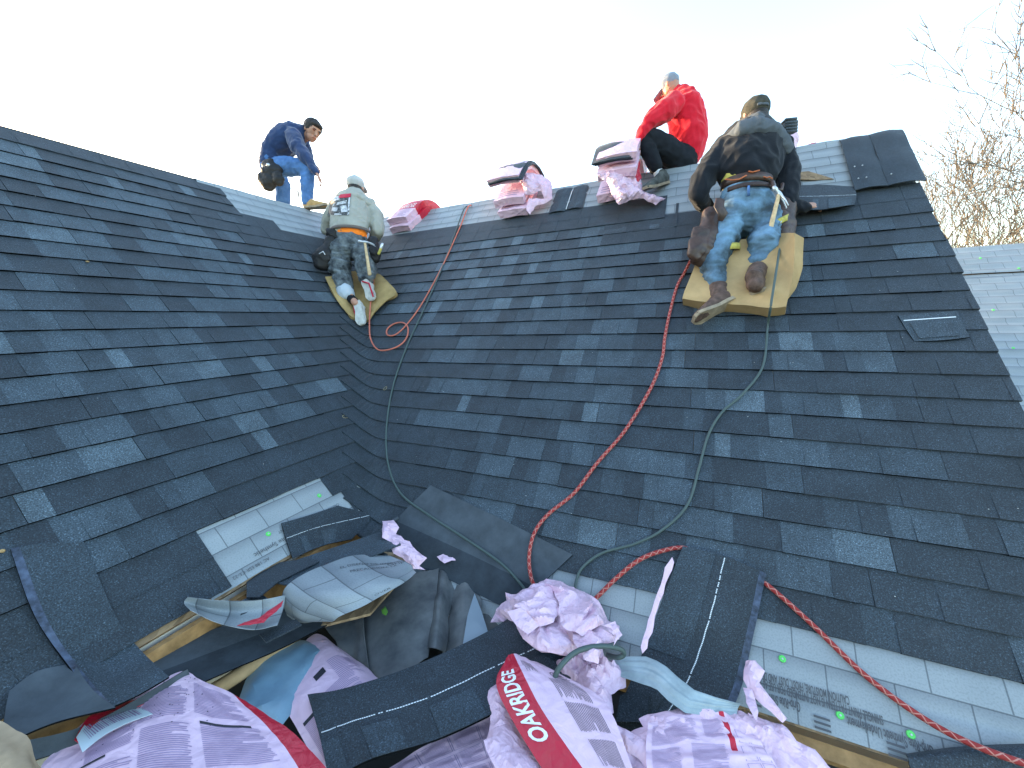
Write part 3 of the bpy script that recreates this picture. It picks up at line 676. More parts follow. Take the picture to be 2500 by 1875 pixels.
# ================= worker in the grey hoodie, kneeling in the valley
w2 = thing('person', P(760, 600, 4.0), 'person in oatmeal hoodie with back print and pale cap, kneeling in the valley', 'person')
hc = P(768, 404, 4.42); dv2 = RT*.25+FWD
g = [ring_loft([(P(757, 528, 4.08), .12, .08), (P(757, 495, 4.1), .11, .075), (P(758, 455, 4.22), .12, .08), (P(762, 430, 4.32), .11, .07)], RT), tube([P(762, 430, 4.32), hc], .055),
     ball(hc, .095, (.82, 1, 1.15)), tube([P(795, 445, 4.28), P(816, 500, 4.2), P(800, 525, 4.42)], [.04, .034, .026]), tube([P(722, 448, 4.28), P(702, 490, 4.4), P(712, 505, 4.6)], [.04, .034, .026]),
     tube([P(738, 530, 4.06), P(734, 592, 4.05), P(757, 640, 3.86)], [.062, .045, .033]), tube([P(782, 530, 4.06), P(795, 590, 4.12), P(792, 622, 3.95)], [.062, .045, .033]),
     tube([P(757, 640, 3.86), P(768, 655, 3.8)], .034), ball(hc+RT*.08-UP*.01, .024, (.4, .8, 1.2)), ball(hc-RT*.08-UP*.01, .024, (.4, .8, 1.2)), ball(hc+(RT*.4+FWD).normalized()*.095-UP*.02, .018)]
g += hand(P(800, 525, 4.42), V((-.2, 1, 0)), -UP, .5) + hand(P(712, 505, 4.6), V((.3, 1, 0)), -UP, .5, 1, -1)
fuse('body', g, M_SKIN, w2, .007, 2)
for s in (-.4, 1): part('eye', ball(hc+FWD*.085+RT*.033*s+UP*.01, .011, (1, .5, .6)), M_EYE, w2)
jg = [ring_loft([(P(757, 512, 4.08), .16, .12), (P(756, 535, 4.05), .18, .14)], RT, 18),
      ring_loft([(P(736, 540, 4.03), .10, .115), (P(733, 575, 3.98), .098, .11), (P(738, 600, 3.96), .09, .10), (P(745, 625, 3.9), .078, .08)], RT, 16),
      ring_loft([(P(780, 540, 4.03), .10, .115), (P(790, 575, 3.98), .098, .11), (P(792, 598, 3.95), .088, .09)], RT, 16)]
fuse('jeans', jg, M_JEAN3, w2, .009, 3, .016, 12, (RT, FWD, UP, (.5, .8, 1.7)), 3)
fuse('rolled_cuff', [ring_loft([(P(744, 628, 3.89), .082, .085), (P(749, 636, 3.88), .08, .085)], RT, 16)], mat('pale_cuff', (.4, .46, .52), .9), w2, .008, 2, .005, 20)
hg = [ring_loft([(P(755, 502, 4.08), .185, .135), (P(756, 480, 4.13), .195, .14), (P(758, 452, 4.22), .205, .145), (P(762, 434, 4.30), .19, .13), (P(766, 423, 4.36), .11, .09)], RT, 20),
      tube([P(795, 442, 4.28), P(812, 468, 4.24), P(816, 497, 4.18)], [.08, .078, .066]), tube([P(816, 497, 4.18), P(808, 515, 4.28), P(800, 525, 4.4)], [.064, .055, .045]),
      tube([P(727, 445, 4.28), P(708, 475, 4.38), P(706, 498, 4.45)], [.08, .07, .06])]
fuse('hoodie', hg, M_OAT, w2, .009, 3, .014, 9, (RT, FWD, UP, (1, .8, .8)), 4)
fuse('hood', [ring_loft([(P(738, 432, 4.20), .03, .03), (P(752, 425, 4.15), .045, .045), (P(775, 427, 4.16), .045, .045), (P(797, 442, 4.20), .03, .03)], UP, 14)], M_OAT, w2, .007, 3, .006, 16)
fuse('cap', [ball(hc+UP*.035, .108, (.92, 1.05, .82)), ring_loft([(hc+dv2*.08+UP*.03, .07, .012), (hc+dv2*.16+UP*.01, .055, .01)], RT)], M_CAPG, w2, .007, 2)
part('hair', ball(hc-UP*.03-FWD*.015, .094, (.88, .92, .8)), M_HAIR, w2)
fuse('undershirt_band', [ring_loft([(P(757, 503, 4.07), .165, .125), (P(757, 512, 4.07), .165, .128)], RT, 18)], M_ORANGE, w2, .008, 2, .004, 20)
part('belt', band([P(757, 500, 4.07)+RT*math.sin(a)*.19-FWD*math.cos(a)*.14 for a in [-1.7+3.4*i/16 for i in range(17)]], UP, .03, .005), mat('taupe_belt', (.13, .11, .10), .8), w2)
# flat print on the back: warm ground with torn black and white blocks
hoodie2 = [c for c in w2.children if c.name.startswith('hoodie')][0]
def project_on(o, x, y, lift=.004):
    d = ray(x, y); hit, loc, nrm, idx = o.ray_cast(V((0, 0, 0)), d)
    return (loc+nrm*lift) if hit else None
bpy.context.view_layer.update()
def decal(name, o, quad, m, parent, nx=6, ny=6, lift=.004):
    """patch that hugs the mesh o (its data is in world coordinates)"""
    vs, fs = [], []; me = o.data
    from mathutils.bvhtree import BVHTree
    bt = BVHTree.FromPolygons([v.co for v in me.vertices], [tuple(p.vertices) for p in me.polygons])
    last = None
    for i in range(nx+1):
        for j in range(ny+1):
            u, v = i/nx, j/ny
            x = (quad[0][0]*(1-u)+quad[1][0]*u)*(1-v)+(quad[3][0]*(1-u)+quad[2][0]*u)*v; y = (quad[0][1]*(1-u)+quad[1][1]*u)*(1-v)+(quad[3][1]*(1-u)+quad[2][1]*u)*v
            loc, nrm, idx, dist = bt.ray_cast(V((0, 0, 0)), ray(x, y)); 
            if loc is None: loc, nrm = last or bt.find_nearest(P(x, y, 4.1))[:2]
            last = (loc, nrm); vs.append(loc+nrm*lift)
    for i in range(nx):
        for j in range(ny): q = i*(ny+1)+j; fs.append((q, q+1, q+ny+2, q+ny+1))
    return link(name, mesh_pd(vs, fs, smooth=True), parent, m)
decal('back_print', hoodie2, ((716, 424), (759, 420), (753, 466), (708, 464)), M_PRINTK, w2, 10, 10)
decal('back_print', hoodie2, ((736, 421), (759, 419), (757, 427), (730, 429)), M_REDP, w2, 5, 3, .007)
for q in (((718, 427), (735, 424), (734, 433), (716, 437)), ((722, 440), (750, 433), (748, 440), (720, 446)), ((714, 448), (730, 450), (728, 458), (712, 456)), ((736, 446), (748, 444), (752, 458), (738, 460)), ((710, 461), (752, 463), (752, 466), (709, 465)), ((753, 428), (757, 427), (754, 464), (751, 464))):
    decal('back_print', hoodie2, q, M_PRINTW, w2, 3, 3, .007)
tb2 = thing('tool_belt', P(757, 520, 4.0), 'black cloth tool bags hanging at both hips of the worker in the oatmeal hoodie', 'tool belt')
pouch(tb2, P(718, 510, 4.0), P(722, 488+14, 3.98), .07, .08, .05, .06, M_LEATHB, RT)
pouch(tb2, P(716, 520, 3.99), P(696, 572, 3.95), .06, .115, .06, .09, M_LEATHB, RT)
pouch(tb2, P(806, 520, 4.0), P(812, 560, 3.98), .05, .05, .05, .06, M_LEATHB, RT)
part('belt_hook', tube([P(690, 548, 3.84), P(698, 543, 3.83), P(702, 550, 3.83)], .004, 6), M_SOCK, tb2)
part('yellow_tool', tube([P(818, 548, 3.92), P(823, 536, 3.92)], .014, 8), M_YEL, tb2)
part('tool_cap', tube([P(823, 536, 3.92), P(826, 528, 3.92)], .016, 8), M_STEEL, tb2)
hammer('hammer', P(788, 523, 3.86), (P(812, 526, 3.86)-P(775, 521, 3.86)), (P(799, 596, 3.80)-P(788, 523, 3.86)), .34, 'wooden-handled hammer hanging from the belt of the worker in the oatmeal hoodie')
# sneakers: soles face the camera
boot(w2, P(771, 650, 3.80), P(780, 700, 3.72), FWD*.9+UP*.1, P(757, 644, 3.87), M_SOLEW, M_SOLEW, .045, 'sneaker', shaft=.05)
boot(w2, P(786, 605, 3.88), P(803, 647, 3.85), FWD*.8+UP*.5-RT*.1, P(790, 610, 3.95), M_SOLEW, M_SOLEW, .045, 'sneaker', shaft=.055)
part('sneaker_stripe', tube([P(764, 650, 3.83), P(766, 675, 3.80), P(773, 690, 3.78)], .008, 6), M_REDP, w2)
part('sneaker_stripe', tube([P(783, 608, 3.86), P(797, 612, 3.85), P(806, 640, 3.84)], .008, 6), M_REDP, w2)
fuse('ankle_sock', [tube([P(755, 641, 3.87), P(764, 650, 3.83)], [.042, .044])], M_BLK, w2, .006, 1)
# ================= worker in blue, one knee up on the left ridge
z = zc(620, 270, .1567)
def Z1(x, y, dep=4.8): return P(*z(x, y), dep)
w1 = thing('person', Z1(500, 1300), 'young person with black hair, navy fleece and blue jeans, crouching on the left ridge', 'person')
hc = Z1(915, 320, 4.76); face = (RT*.78-FWD*.55-UP*.62).normalized(); fup = (UP*.88+RT*.30-FWD*.1); fup = (fup-face*fup.dot(face)).normalized(); fs_ = face.cross(fup)
g = [ball(hc+fup*.015, .098, (.80, 1.0, 1.02), (fs_, face, fup), 3), ball(hc-fup*.055+face*.022, .066, (.86, 1.0, 1.05), (fs_, face, fup), 3), tube([Z1(760, 420, 4.85), hc-fup*.04-face*.02], [.06, .056]),
     ring_loft([(hc+face*.092+fup*.008, .010, .010), (hc+face*.112-fup*.022, .016, .013), (hc+face*.098-fup*.034, .014, .01)], fs_, 8), ball(hc-fup*.105+face*.05, .026, (1, .8, .7), (fs_, face, fup)),
     ball(hc+face*.086-fup*.056, .02, (1.2, .5, .5), (fs_, face, fup))]
for s in (-1, 1): g.append(ball(hc+fs_*.08*s-face*.015-fup*.01, .028, (.35, .7, 1.15), (fs_, face, fup))); g.append(ball(hc+face*.082+fs_*.033*s+fup*.028, .02, (1.2, .5, .4), (fs_, face, fup)))
shN, elN, wrN = Z1(620, 400, 4.66), Z1(850, 800, 4.60), Z1(975, 965, 4.60)
g += [tube([shN, elN, wrN], [.04, .034, .026]), tube([Z1(700, 380, 5.0), Z1(820, 700, 5.0), Z1(900, 840, 4.9)], [.05, .042, .03]),
      ring_loft([(Z1(300, 880), .08, .12), (Z1(350, 700), .07, .10), (Z1(480, 500), .08, .12), (Z1(680, 370), .06, .11)], RT),
      tube([Z1(330, 900, 4.7), Z1(860, 880, 4.68), Z1(830, 1420, 4.72)], [.062, .045, .032]), tube([Z1(320, 950, 4.95), Z1(450, 1400, 5.0), Z1(200, 1500, 5.2)], [.062, .045, .032])]
g += hand(wrN, Z1(1055, 1120, 4.60)-wrN, -RT*.8-UP*.2, .35, .95, 1) + hand(Z1(900, 840, 4.9), V((.8, 0, -.4)), -UP, .5, .9, -1)
fuse('body', g, M_SKIN, w1, .006, 2)
for s in (-1, 1):
    part('eye', ball(hc+face*.094+fs_*.033*s+fup*.014, .0095, (1.3, .5, .55), (fs_, face, fup)), M_EYE, w1)
    part('eyebrow', ball(hc+face*.099+fs_*.034*s+fup*.032, .017, (1.3, .35, .3), (fs_, face, fup)), M_HAIR, w1)
part('mouth', ball(hc+face*.097-fup*.056, .017, (1.3, .35, .3), (fs_, face, fup)), M_LIP, w1)
fuse('hair', [ball(hc+fup*.040-face*.030, .108, (.92, 1.04, .92), (fs_, face, fup), 3), ball(hc+fup*.082+face*.05, .058, (1.15, .9, .6), (fs_, face, fup), 3), ball(hc+fup*.0-face*.055, .075, (.98, .7, .9), (fs_, face, fup), 3)], M_HAIR, w1, .006, 1, .005, 45)
hg = [ring_loft([(Z1(250, 880), .10, .17), (Z1(290, 790), .12, .175), (Z1(320, 660), .115, .18), (Z1(430, 520), .14, .19), (Z1(560, 420), .15, .18), (Z1(690, 360), .12, .15), (Z1(770, 330), .075, .09)], RT*.8-UP*.5, 20),
      tube([Z1(610, 380, 4.68), Z1(690, 580, 4.62), Z1(820, 760, 4.60), elN], [.09, .088, .07, .06]), tube([elN, Z1(910, 880, 4.6), Z1(965, 950, 4.6)], [.058, .05, .04]),
      tube([Z1(700, 380, 4.98), Z1(800, 560, 4.98), Z1(840, 700, 4.96), Z1(890, 830, 4.9)], [.085, .07, .06, .04])]
fuse('fleece', hg, M_NAVY, w1, .009, 3, .014, 9, (RT, FWD, UP, (1, 1, 1)), 5)
jg = [ring_loft([(Z1(290, 800), .12, .17), (Z1(300, 940), .13, .17)], RT, 18),
      ring_loft([(Z1(360, 880, 4.70), .11, .11), (Z1(560, 870, 4.67), .105, .105), (Z1(780, 890, 4.66), .085, .09), (Z1(860, 920, 4.67), .08, .085)], UP, 16),
      ring_loft([(Z1(845, 880, 4.68), .075, .08), (Z1(830, 1050, 4.68), .078, .08), (Z1(830, 1250, 4.70), .065, .07), (Z1(830, 1430, 4.72), .058, .06)], RT, 16),
      ring_loft([(Z1(330, 950, 4.95), .11, .11), (Z1(440, 1150, 4.97), .095, .1), (Z1(450, 1420, 5.0), .075, .08), (Z1(440, 1520, 5.02), .07, .08)], RT, 16)]
fuse('jeans', jg, M_JEAN, w1, .009, 3, .010, 11, (RT, FWD, UP, (1, 1, 1)), 6)
boot(w1, Z1(790, 1530, 4.72), Z1(1165, 1500, 4.66), UP, Z1(840, 1440, 4.72), M_TANB, M_SOLE, .045)
tb1 = thing('tool_belt', Z1(250, 1000), 'black leather tool bag with chrome ring at the hip of the crouching worker in navy', 'tool belt')
pouch(tb1, Z1(250, 820, 4.62), Z1(280, 1000, 4.58), .10, .12, .05, .06, M_LEATHB, RT)
pouch(tb1, Z1(230, 1010, 4.60), Z1(230, 1200, 4.60), .13, .09, .06, .06, M_LEATHB, RT)
pouch(tb1, Z1(360, 1000, 4.56), Z1(400, 1130, 4.56), .06, .06, .04, .05, M_LEATHB, RT)
part('ring', ring_loft([(Z1(225, 850, 4.55), .022, .022), (Z1(225, 850, 4.54), .022, .022)], RT, 12), M_STEEL, tb1)
part('lanyard', tube([Z1(620, 1050, 4.8), Z1(660, 1150, 4.8), Z1(685, 1260, 4.8)], .006, 6), M_BLK, tb1)
part('tool_tip', tube([Z1(685, 1260, 4.8), Z1(700, 1370, 4.8)], [.011, .006], 6), M_LEATHB, tb1)
# ================= worker in red, sitting on the right ridge
z3 = zc(1530, 170, .1928)
def Z3(x, y, dep=3.72): return P(*z3(x, y), dep)
w3 = thing('person', Z3(500, 1200), 'person in bright red hoodie, dark joggers and cap, sitting on the ridge', 'person')
hc = Z3(555, 225, 3.80); face = (-RT*.7+FWD*.65-UP*.35).normalized(); fup = (UP-face*UP.dot(face)).normalized(); fs_ = face.cross(fup)
g = [ball(hc, .09, (.8, .95, 1.1), (fs_, face, fup)), ball(hc+face*.09-fup*.01, .018), tube([Z3(650, 340, 3.8), hc], .052), ball(hc+fs_*.075, .022, (.4, .8, 1.2), (fs_, face, fup)), ball(hc-fs_*.075, .022, (.4, .8, 1.2), (fs_, face, fup)),
     ring_loft([(Z3(740, 1180, 3.78), .08, .12), (Z3(800, 900, 3.78), .08, .11), (Z3(780, 600, 3.78), .09, .13), (Z3(690, 400, 3.78), .07, .11)], RT),
     tube([Z3(600, 430, 3.64), Z3(280, 680, 3.58), Z3(140, 900, 3.62)], [.04, .033, .025]), tube([Z3(640, 430, 3.95), Z3(300, 640, 3.98), Z3(150, 860, 3.85)], [.04, .033, .025]),
     tube([Z3(700, 1150, 3.70), Z3(190, 830, 3.66), Z3(390, 1300, 3.60)], [.06, .042, .03]), tube([Z3(700, 1200, 3.88), Z3(420, 900, 3.92), Z3(520, 1280, 3.98)], [.06, .042, .03])]
g += hand(Z3(140, 900, 3.62), V((.05, 0, -1)), FWD, .3, .8, 1)+hand(Z3(150, 860, 3.85), V((.2, -.5, -1)), RT, .4, .8, -1)
fuse('body', g, M_SKIN, w3, .006, 2)
for s in (-1, 1): part('eye', ball(hc+face*.086+fs_*.03*s+fup*.01, .009, (1, .5, .6), (fs_, face, fup)), M_EYE, w3)
fuse('cap', [ball(hc+fup*.045, .100, (.88, 1.0, .9), (fs_, face, fup)), ring_loft([(hc+face*.07+fup*.015, .06, .01), (hc+face*.165-fup*.01, .05, .008)], fs_)], mat('blue_grey_cap', (.22, .25, .30), .85), w3, .006, 2)
hg = [ring_loft([(Z3(790, 1170, 3.78), .075, .16), (Z3(800, 1050, 3.78), .125, .18), (Z3(775, 850, 3.78), .165, .19), (Z3(765, 650, 3.78), .17, .19), (Z3(720, 470, 3.78), .15, .18), (Z3(660, 330, 3.79), .085, .11), (Z3(625, 290, 3.79), .06, .07)], RT, 20),
      tube([Z3(600, 430, 3.66), Z3(440, 550, 3.60), Z3(290, 660, 3.58)], [.10, .095, .075]), tube([Z3(290, 660, 3.58), Z3(200, 780, 3.59), Z3(150, 880, 3.61)], [.07, .05, .036]),
      tube([Z3(640, 430, 3.92), Z3(300, 640, 3.97), Z3(160, 850, 3.86)], [.09, .07, .036]),
      ring_loft([(Z3(700, 260, 3.76), .03, .06), (Z3(790, 330, 3.72), .045, .09), (Z3(840, 420, 3.72), .03, .07)], RT*.5+UP*.5, 14)]
fuse('hoodie', hg, M_RED, w3, .009, 3, .014, 8, (RT, FWD, UP, (1, 1, 1)), 7)
jg = [ring_loft([(Z3(720, 1120, 3.78), .13, .17), (Z3(680, 1250, 3.78), .125, .17)], RT, 18),
      ring_loft([(Z3(650, 1120, 3.72), .115, .11), (Z3(450, 960, 3.66), .105, .10), (Z3(260, 830, 3.65), .075, .08), (Z3(215, 820, 3.65), .07, .075)], UP, 16),
      ring_loft([(Z3(200, 840, 3.65), .066, .07), (Z3(270, 1010, 3.64), .07, .07), (Z3(330, 1150, 3.62), .062, .065), (Z3(370, 1250, 3.60), .055, .06)], RT, 16),
      ring_loft([(Z3(660, 1200, 3.84), .115, .11), (Z3(520, 1050, 3.86), .10, .10), (Z3(440, 950, 3.90), .08, .08)], UP, 16), ring_loft([(Z3(440, 950, 3.92), .07, .07), (Z3(500, 1250, 3.98), .06, .06)], RT, 14)]
fuse('joggers', jg, M_BLK, w3, .009, 3, .009, 10, (RT, FWD, UP, (1, 1, 1)), 8)
fuse('sock', [tube([Z3(385, 1270, 3.60), Z3(420, 1370, 3.60)], [.042, .044])], M_SOCK, w3, .006, 1)
boot(w3, Z3(520, 1440, 3.60), Z3(225, 1530, 3.46), V((0, 0, 1)), Z3(440, 1350, 3.60), mat('grey_mesh_shoe', (.07, .075, .07), .8, .2, .4, 150, .5, 20), M_SOLE, .045, 'sneaker', shaft=.045)
boot(w3, Z3(560, 1330, 4.0), Z3(330, 1330, 4.1), V((0, 0, 1)), Z3(520, 1290, 3.98), M_BLK, M_SOLE, .045, 'sneaker', shaft=.045)
# ================= kneeling foam
def patch(ctrl, nu=24, nv=24, f=None):
    """Catmull-Rom surface through a grid of points (rows x columns)"""
    def cr(p, t):
        n = len(p)-1; x = t*n; i = min(n-1, int(x)); u = x-i; g = lambda k: p[max(0, min(n, k))]
        a, b, c, d = g(i-1), g(i), g(i+1), g(i+2)
        if i == 0: a = b*2-c
        if i+1 == n: d = c*2-b
        return (b*2+(c-a)*u+(a*2-b*5+c*4-d)*u*u+(b*3-a-c*3+d)*u**3)*.5
    S = []
    for i in range(nu+1):
        row = [cr([V(q) for q in r], i/nu) for r in ctrl]; S.append([cr(row, j/nv) for j in range(nv+1)])
    if f:
        S2 = []
        for i in range(nu+1):
            r = []
            for j in range(nv+1):
                a = S[min(nu, i+1)][j]-S[max(0, i-1)][j]; b = S[i][min(nv, j+1)]-S[i][max(0, j-1)]; n = a.cross(b).normalized(); r.append(S[i][j]+n*f(i/nu, j/nv))
            S2.append(r)
        S = S2
    return S
def patch_obj(name, S, m, parent, th=0.0, uvs=(1, 1), smooth=True, rim=None, mi_f=None, cut=None):
    nu, nv = len(S)-1, len(S[0])-1; vs = [p for r in S for p in r]; fs = []; mi = []
    N_ = []
    for i in range(nu+1):
        for j in range(nv+1):
            a = S[min(nu, i+1)][j]-S[max(0, i-1)][j]; b = S[i][min(nv, j+1)]-S[i][max(0, j-1)]; n = a.cross(b); N_.append(n.normalized() if n.length > 1e-9 else V((0, 0, 1)))
    if N_[len(N_)//2].dot(-vs[len(vs)//2]) < 0 : N_ = [-n for n in N_]
    idx = lambda i, j: i*(nv+1)+j
    for i in range(nu):
        for j in range(nv):
            if cut and cut((i+.5)/nu, (j+.5)/nv): continue
            fs.append((idx(i, j), idx(i+1, j), idx(i+1, j+1), idx(i, j+1))); mi.append(mi_f((i+.5)/nu, (j+.5)/nv) if mi_f else 0)
    if th:
        cnt = {}; emi = {}
        for fi, f in enumerate(fs):
            for a, b in zip(f, f[1:]+f[:1]): cnt[(a, b)] = 1; emi[(a, b)] = mi[fi]
        k = len(vs); vs = vs+[v-n*th for v, n in zip(vs, N_)]; top = list(fs); tmi = list(mi)
        for f, q in zip(top, tmi): fs.append(tuple(i+k for i in f[::-1])); mi.append(q if rim is None else rim)
        for (a, b) in cnt:
            if (b, a) not in cnt: fs.append((a, a+k, b+k, b)); mi.append(rim if rim is not None else emi.get((a, b), 0))
    me = mesh_pd(vs, fs, smooth=False, mi=None)
    o = link(name, me, parent, m); me.polygons.foreach_set('material_index', mi)
    uvl = me.uv_layers.new(name='uv'); K = (nu+1)*(nv+1)
    for pg in me.polygons:
        for li in pg.loop_indices: vi = me.loops[li].vertex_index % K; uvl.data[li].uv = (vi//(nv+1)/nu*uvs[0], (vi % (nv+1))/nv*uvs[1])
    bm = bmesh.new(); bm.from_mesh(me); bmesh.ops.recalc_face_normals(bm, faces=bm.faces); bmesh.ops.delete(bm, geom=[v for v in bm.verts if not v.link_faces], context='VERTS')
    if smooth:
        for f_ in bm.faces: f_.smooth = True
        for e_ in bm.edges:
            if len(e_.link_faces) == 2 and e_.calc_face_angle(0) > .9: e_.smooth = False
    bm.to_mesh(me); bm.free(); return o
def dent(u, v):
    return -.035*math.exp(-((u-.72)**2+(v-.72)**2)/.012)-.02*math.exp(-((u-.35)**2+(v-.75)**2)/.02)+.006*noise.noise(V((u*5, v*5, 0)))
S = patch([[PR(1516, 520, .11), PR(1560, 520, .10), PR(1620, 515, .10), PR(1680, 505, .13), PR(1716, 503, .20)],
           [PR(1500, 575, .10), PR(1560, 575, .09), PR(1620, 570, .09), PR(1680, 565, .12), PR(1716, 560, .17)],
           [PR(1480, 625, .09), PR(1550, 630, .09), PR(1620, 628, .09), PR(1672, 625, .11), PR(1708, 618, .13)],
           [PR(1474, 645, .085), PR(1550, 655, .09), PR(1615, 660, .09), PR(1660, 665, .10), PR(1698, 662, .10)]], 30, 30, dent)
o = patch_obj('foam_pad', S, M_FOAM, None, .082); tag(o, 'thick yellow foam cushion under the kneeling worker in the black hoodie', 'cushion')
def WV(x, y, h): # on whichever slope is in front at that pixel
    a, b = PR(x, y, h), PL(x, y, h); return a if a.length < b.length else b
S = patch([[WV(702, 598, .05), WV(722, 595, .09), WV(770, 585, .10), WV(815, 590, .08), WV(835, 605, .07)],
           [WV(712, 618, .05), WV(735, 625, .08), WV(775, 625, .10), WV(820, 615, .09), WV(856, 632, .06)],
           [WV(728, 648, .04), WV(745, 655, .06), WV(780, 660, .08), WV(815, 655, .07), WV(832, 652, .05)],
           [WV(748, 675, .03), WV(760, 684, .04), WV(780, 692, .05), WV(797, 690, .05), WV(808, 678, .04)]], 20, 20, lambda u, v: .006*noise.noise(V((u*5, v*5, 2))))
o = patch_obj('foam_pad', S, mat('brown_foam', (.33, .235, .105), .95, .1, .8, 240, .22, 7), None, .03); tag(o, 'torn brown foam cushion under the worker kneeling in the valley', 'cushion')
S = patch([[PZ(-40, 1545, -1.02), PZ(10, 1562, -1.0), PZ(60, 1600, -1.0), PZ(95, 1665, -1.0)], [PZ(-60, 1600, -1.0), PZ(0, 1610, -.98), PZ(45, 1640, -.98), PZ(75, 1700, -.98)], [PZ(-80, 1700, -1.0), PZ(-30, 1710, -.99), PZ(10, 1730, -.99), PZ(60, 1760, -1.0)]], 16, 16, lambda u, v: .012*noise.noise(V((u*4, v*2, 2))))
o = patch_obj('foam_pad', S, mat('beige_foam', (.42, .31, .20), .95, .1, .3, 90, .2, 6), None, .08); tag(o, 'rounded beige cushion edge poking in at the bottom left corner', 'cushion')
# ------------------------------------------------------------------ sheets, prints and loose shingles
def SL(S, u, v):
    nu, nv = len(S)-1, len(S[0])-1; x = min(max(u, 0), 1)*nu; y = min(max(v, 0), 1)*nv; i = min(nu-1, int(x)); j = min(nv-1, int(y)); a = x-i; b = y-j
    p = (S[i][j]*(1-a)+S[i+1][j]*a)*(1-b)+(S[i][j+1]*(1-a)+S[i+1][j+1]*a)*b
    n = (S[i+1][j]-S[i][j]).cross(S[i][j+1]-S[i][j])
    n = n.normalized() if n.length > 1e-12 else V((0, 0, 1))
    if n.dot(-p) < 0: n = -n
    return p, n
def text_geo(s, size=1.0, bold=False):
    cu = bpy.data.curves.new('t', 'FONT'); cu.body = s; cu.size = size; cu.resolution_u = 3
    if bold: cu.offset = .025*size
    o = bpy.data.objects.new('t', cu); C.objects.link(o); dg = bpy.context.evaluated_depsgraph_get(); me = bpy.data.meshes.new_from_object(o.evaluated_get(dg))
    vs = [V(v.co) for v in me.vertices]; fs = [tuple(p.vertices) for p in me.polygons]
    bpy.data.objects.remove(o); bpy.data.curves.remove(cu); bpy.data.meshes.remove(me); return vs, fs
def text_on(S, s, org, A, B, m, parent, name='lettering', lift=.0015, bold=False, n=1):
    """org, A, B in surface (u, v): origin, vector of one em along the line, vector of one em upwards"""
    vs, fs = text_geo(s, 1, bold); out = []
    for v in vs:
        u = org[0]+A[0]*v.x+B[0]*v.y; w_ = org[1]+A[1]*v.x+B[1]*v.y; p, nn = SL(S, u, w_); out.append(p+nn*lift)
    return part(name, (out, fs), m, parent, False)
def lines_geo(S, u0, u1, v0, v1, k, along='u', fill=.55, rag=.35, rn=None, lift=.0015, seg=6):
    rn = rn or random; vs, fs = [], []; k = int(k*1.5) if k > 3 else k; fill = fill*.8 if k > 3 else fill
    for i in range(k):
        a = (i+.2)/k; b = a+fill/k; r0 = 0; r1 = 1-rn.uniform(0, rag*.25)-(rn.uniform(.15, .5) if rn.random() < .16 and k > 3 else 0)
        for (s0, s1) in ((r0, r1),):
            b0 = len(vs)
            for q in range(seg+1):
                t = s0+(s1-s0)*q/seg
                for w_ in (a, b):
                    u, v = (u0+(u1-u0)*t, v0+(v1-v0)*w_) if along == 'u' else (u0+(u1-u0)*w_, v0+(v1-v0)*t)
                    p, n = SL(S, u, v); vs.append(p+n*lift)
            for q in range(seg): fs.append((b0+2*q, b0+2*q+2, b0+2*q+3, b0+2*q+1))
    return vs, fs
def seg_line(S, pts, w, lift=.002):
    vs, fs = [], []
    for (a, b) in zip(pts[:-1], pts[1:]):
        d = V((b[0]-a[0], b[1]-a[1])); 
        if d.length < 1e-6: continue
        nrm = V((-d.y, d.x)).normalized()*w/2; b0 = len(vs)
        for (x, y) in ((a[0]+nrm.x, a[1]+nrm.y), (b[0]+nrm.x, b[1]+nrm.y), (b[0]-nrm.x, b[1]-nrm.y), (a[0]-nrm.x, a[1]-nrm.y)): p, n = SL(S, x, y); vs.append(p+n*lift)
        fs.append((b0, b0+1, b0+2, b0+3))
    return vs, fs
SHL = G+[G_EDGE, M_WHITE, M_TAR, M_BACK, M_BACKD]
def loose_shingle(ctrl, label=None, cat='shingle', name='loose_shingle', parent=None, nu=10, nv=40, dots=True, tar=False, back=False, seed=1, th=.006, f=None, group=None, tone=None, tabs=True):
    """u runs across the strip (0 = tab edge, 1 = top edge), v along it"""
    rn = random.Random(seed); S = patch([list(c) for c in zip(*ctrl)], nu, nv, f); root = parent
    if root is None: root = thing(name, SL(S, .5, .5)[0], label, cat, group)
    def mi(u, v):
        if back: return 7 if u > .5 or not nv == 40 else 8
        if tar and u > .90: return 6
        return tone if tone is not None else 0
    patch_obj('strip', S, SHL, root, th, rim=4, mi_f=mi)
    if tabs and not back:                    # the laminated lower half: raised tabs with real edges
        x = 0; up = rn.random() < .5
        while x < .97:
            x1 = min(1, x+rn.choice((.10, .13, .17, .2))); 
            if up or rn.random() < .35:
                g = [], []; k = 4; hh = .0035
                for q in range(k+1):
                    v = x+(x1-x)*q/k
                    for u in (0.0, .2, .41): p, n = SL(S, u, v); g[0].append(p+n*hh)
                    p, n = SL(S, .0, v); g[0].append(p+n*.0005); p, n = SL(S, .41, v); g[0].append(p+n*.0005)
                for q in range(k):
                    a = q*5; b = a+5; g[1].extend([(a, b, b+1, a+1), (a+1, b+1, b+2, a+2), (a, a+3, b+3, b), (a+2, b+2, b+4, a+4)])
                g[1].append((0, 1, 2, 4, 3)); a = k*5; g[1].append((a, a+1, a+2, a+4, a+3))
                part('tab', g, G[rn.choice((0, 1, 1, 2))], root, False)
            x = x1; up = not up
    if dots and not back:
        vs, fs = [], []; x = .01
        while x < .99:
            b0 = len(vs)
            if rn.random() < .9:
                for (u, v) in ((.516, x), (.516, x+.0065), (.529, x+.0065), (.529, x)): p, n = SL(S, u+.002*math.sin(x*60), v); vs.append(p+n*.002)
                fs.append((b0, b0+1, b0+2, b0+3))
            x += .0088
        tag_rl = part('release_line', (vs, fs), M_WHITE, root, False)
    return root, S
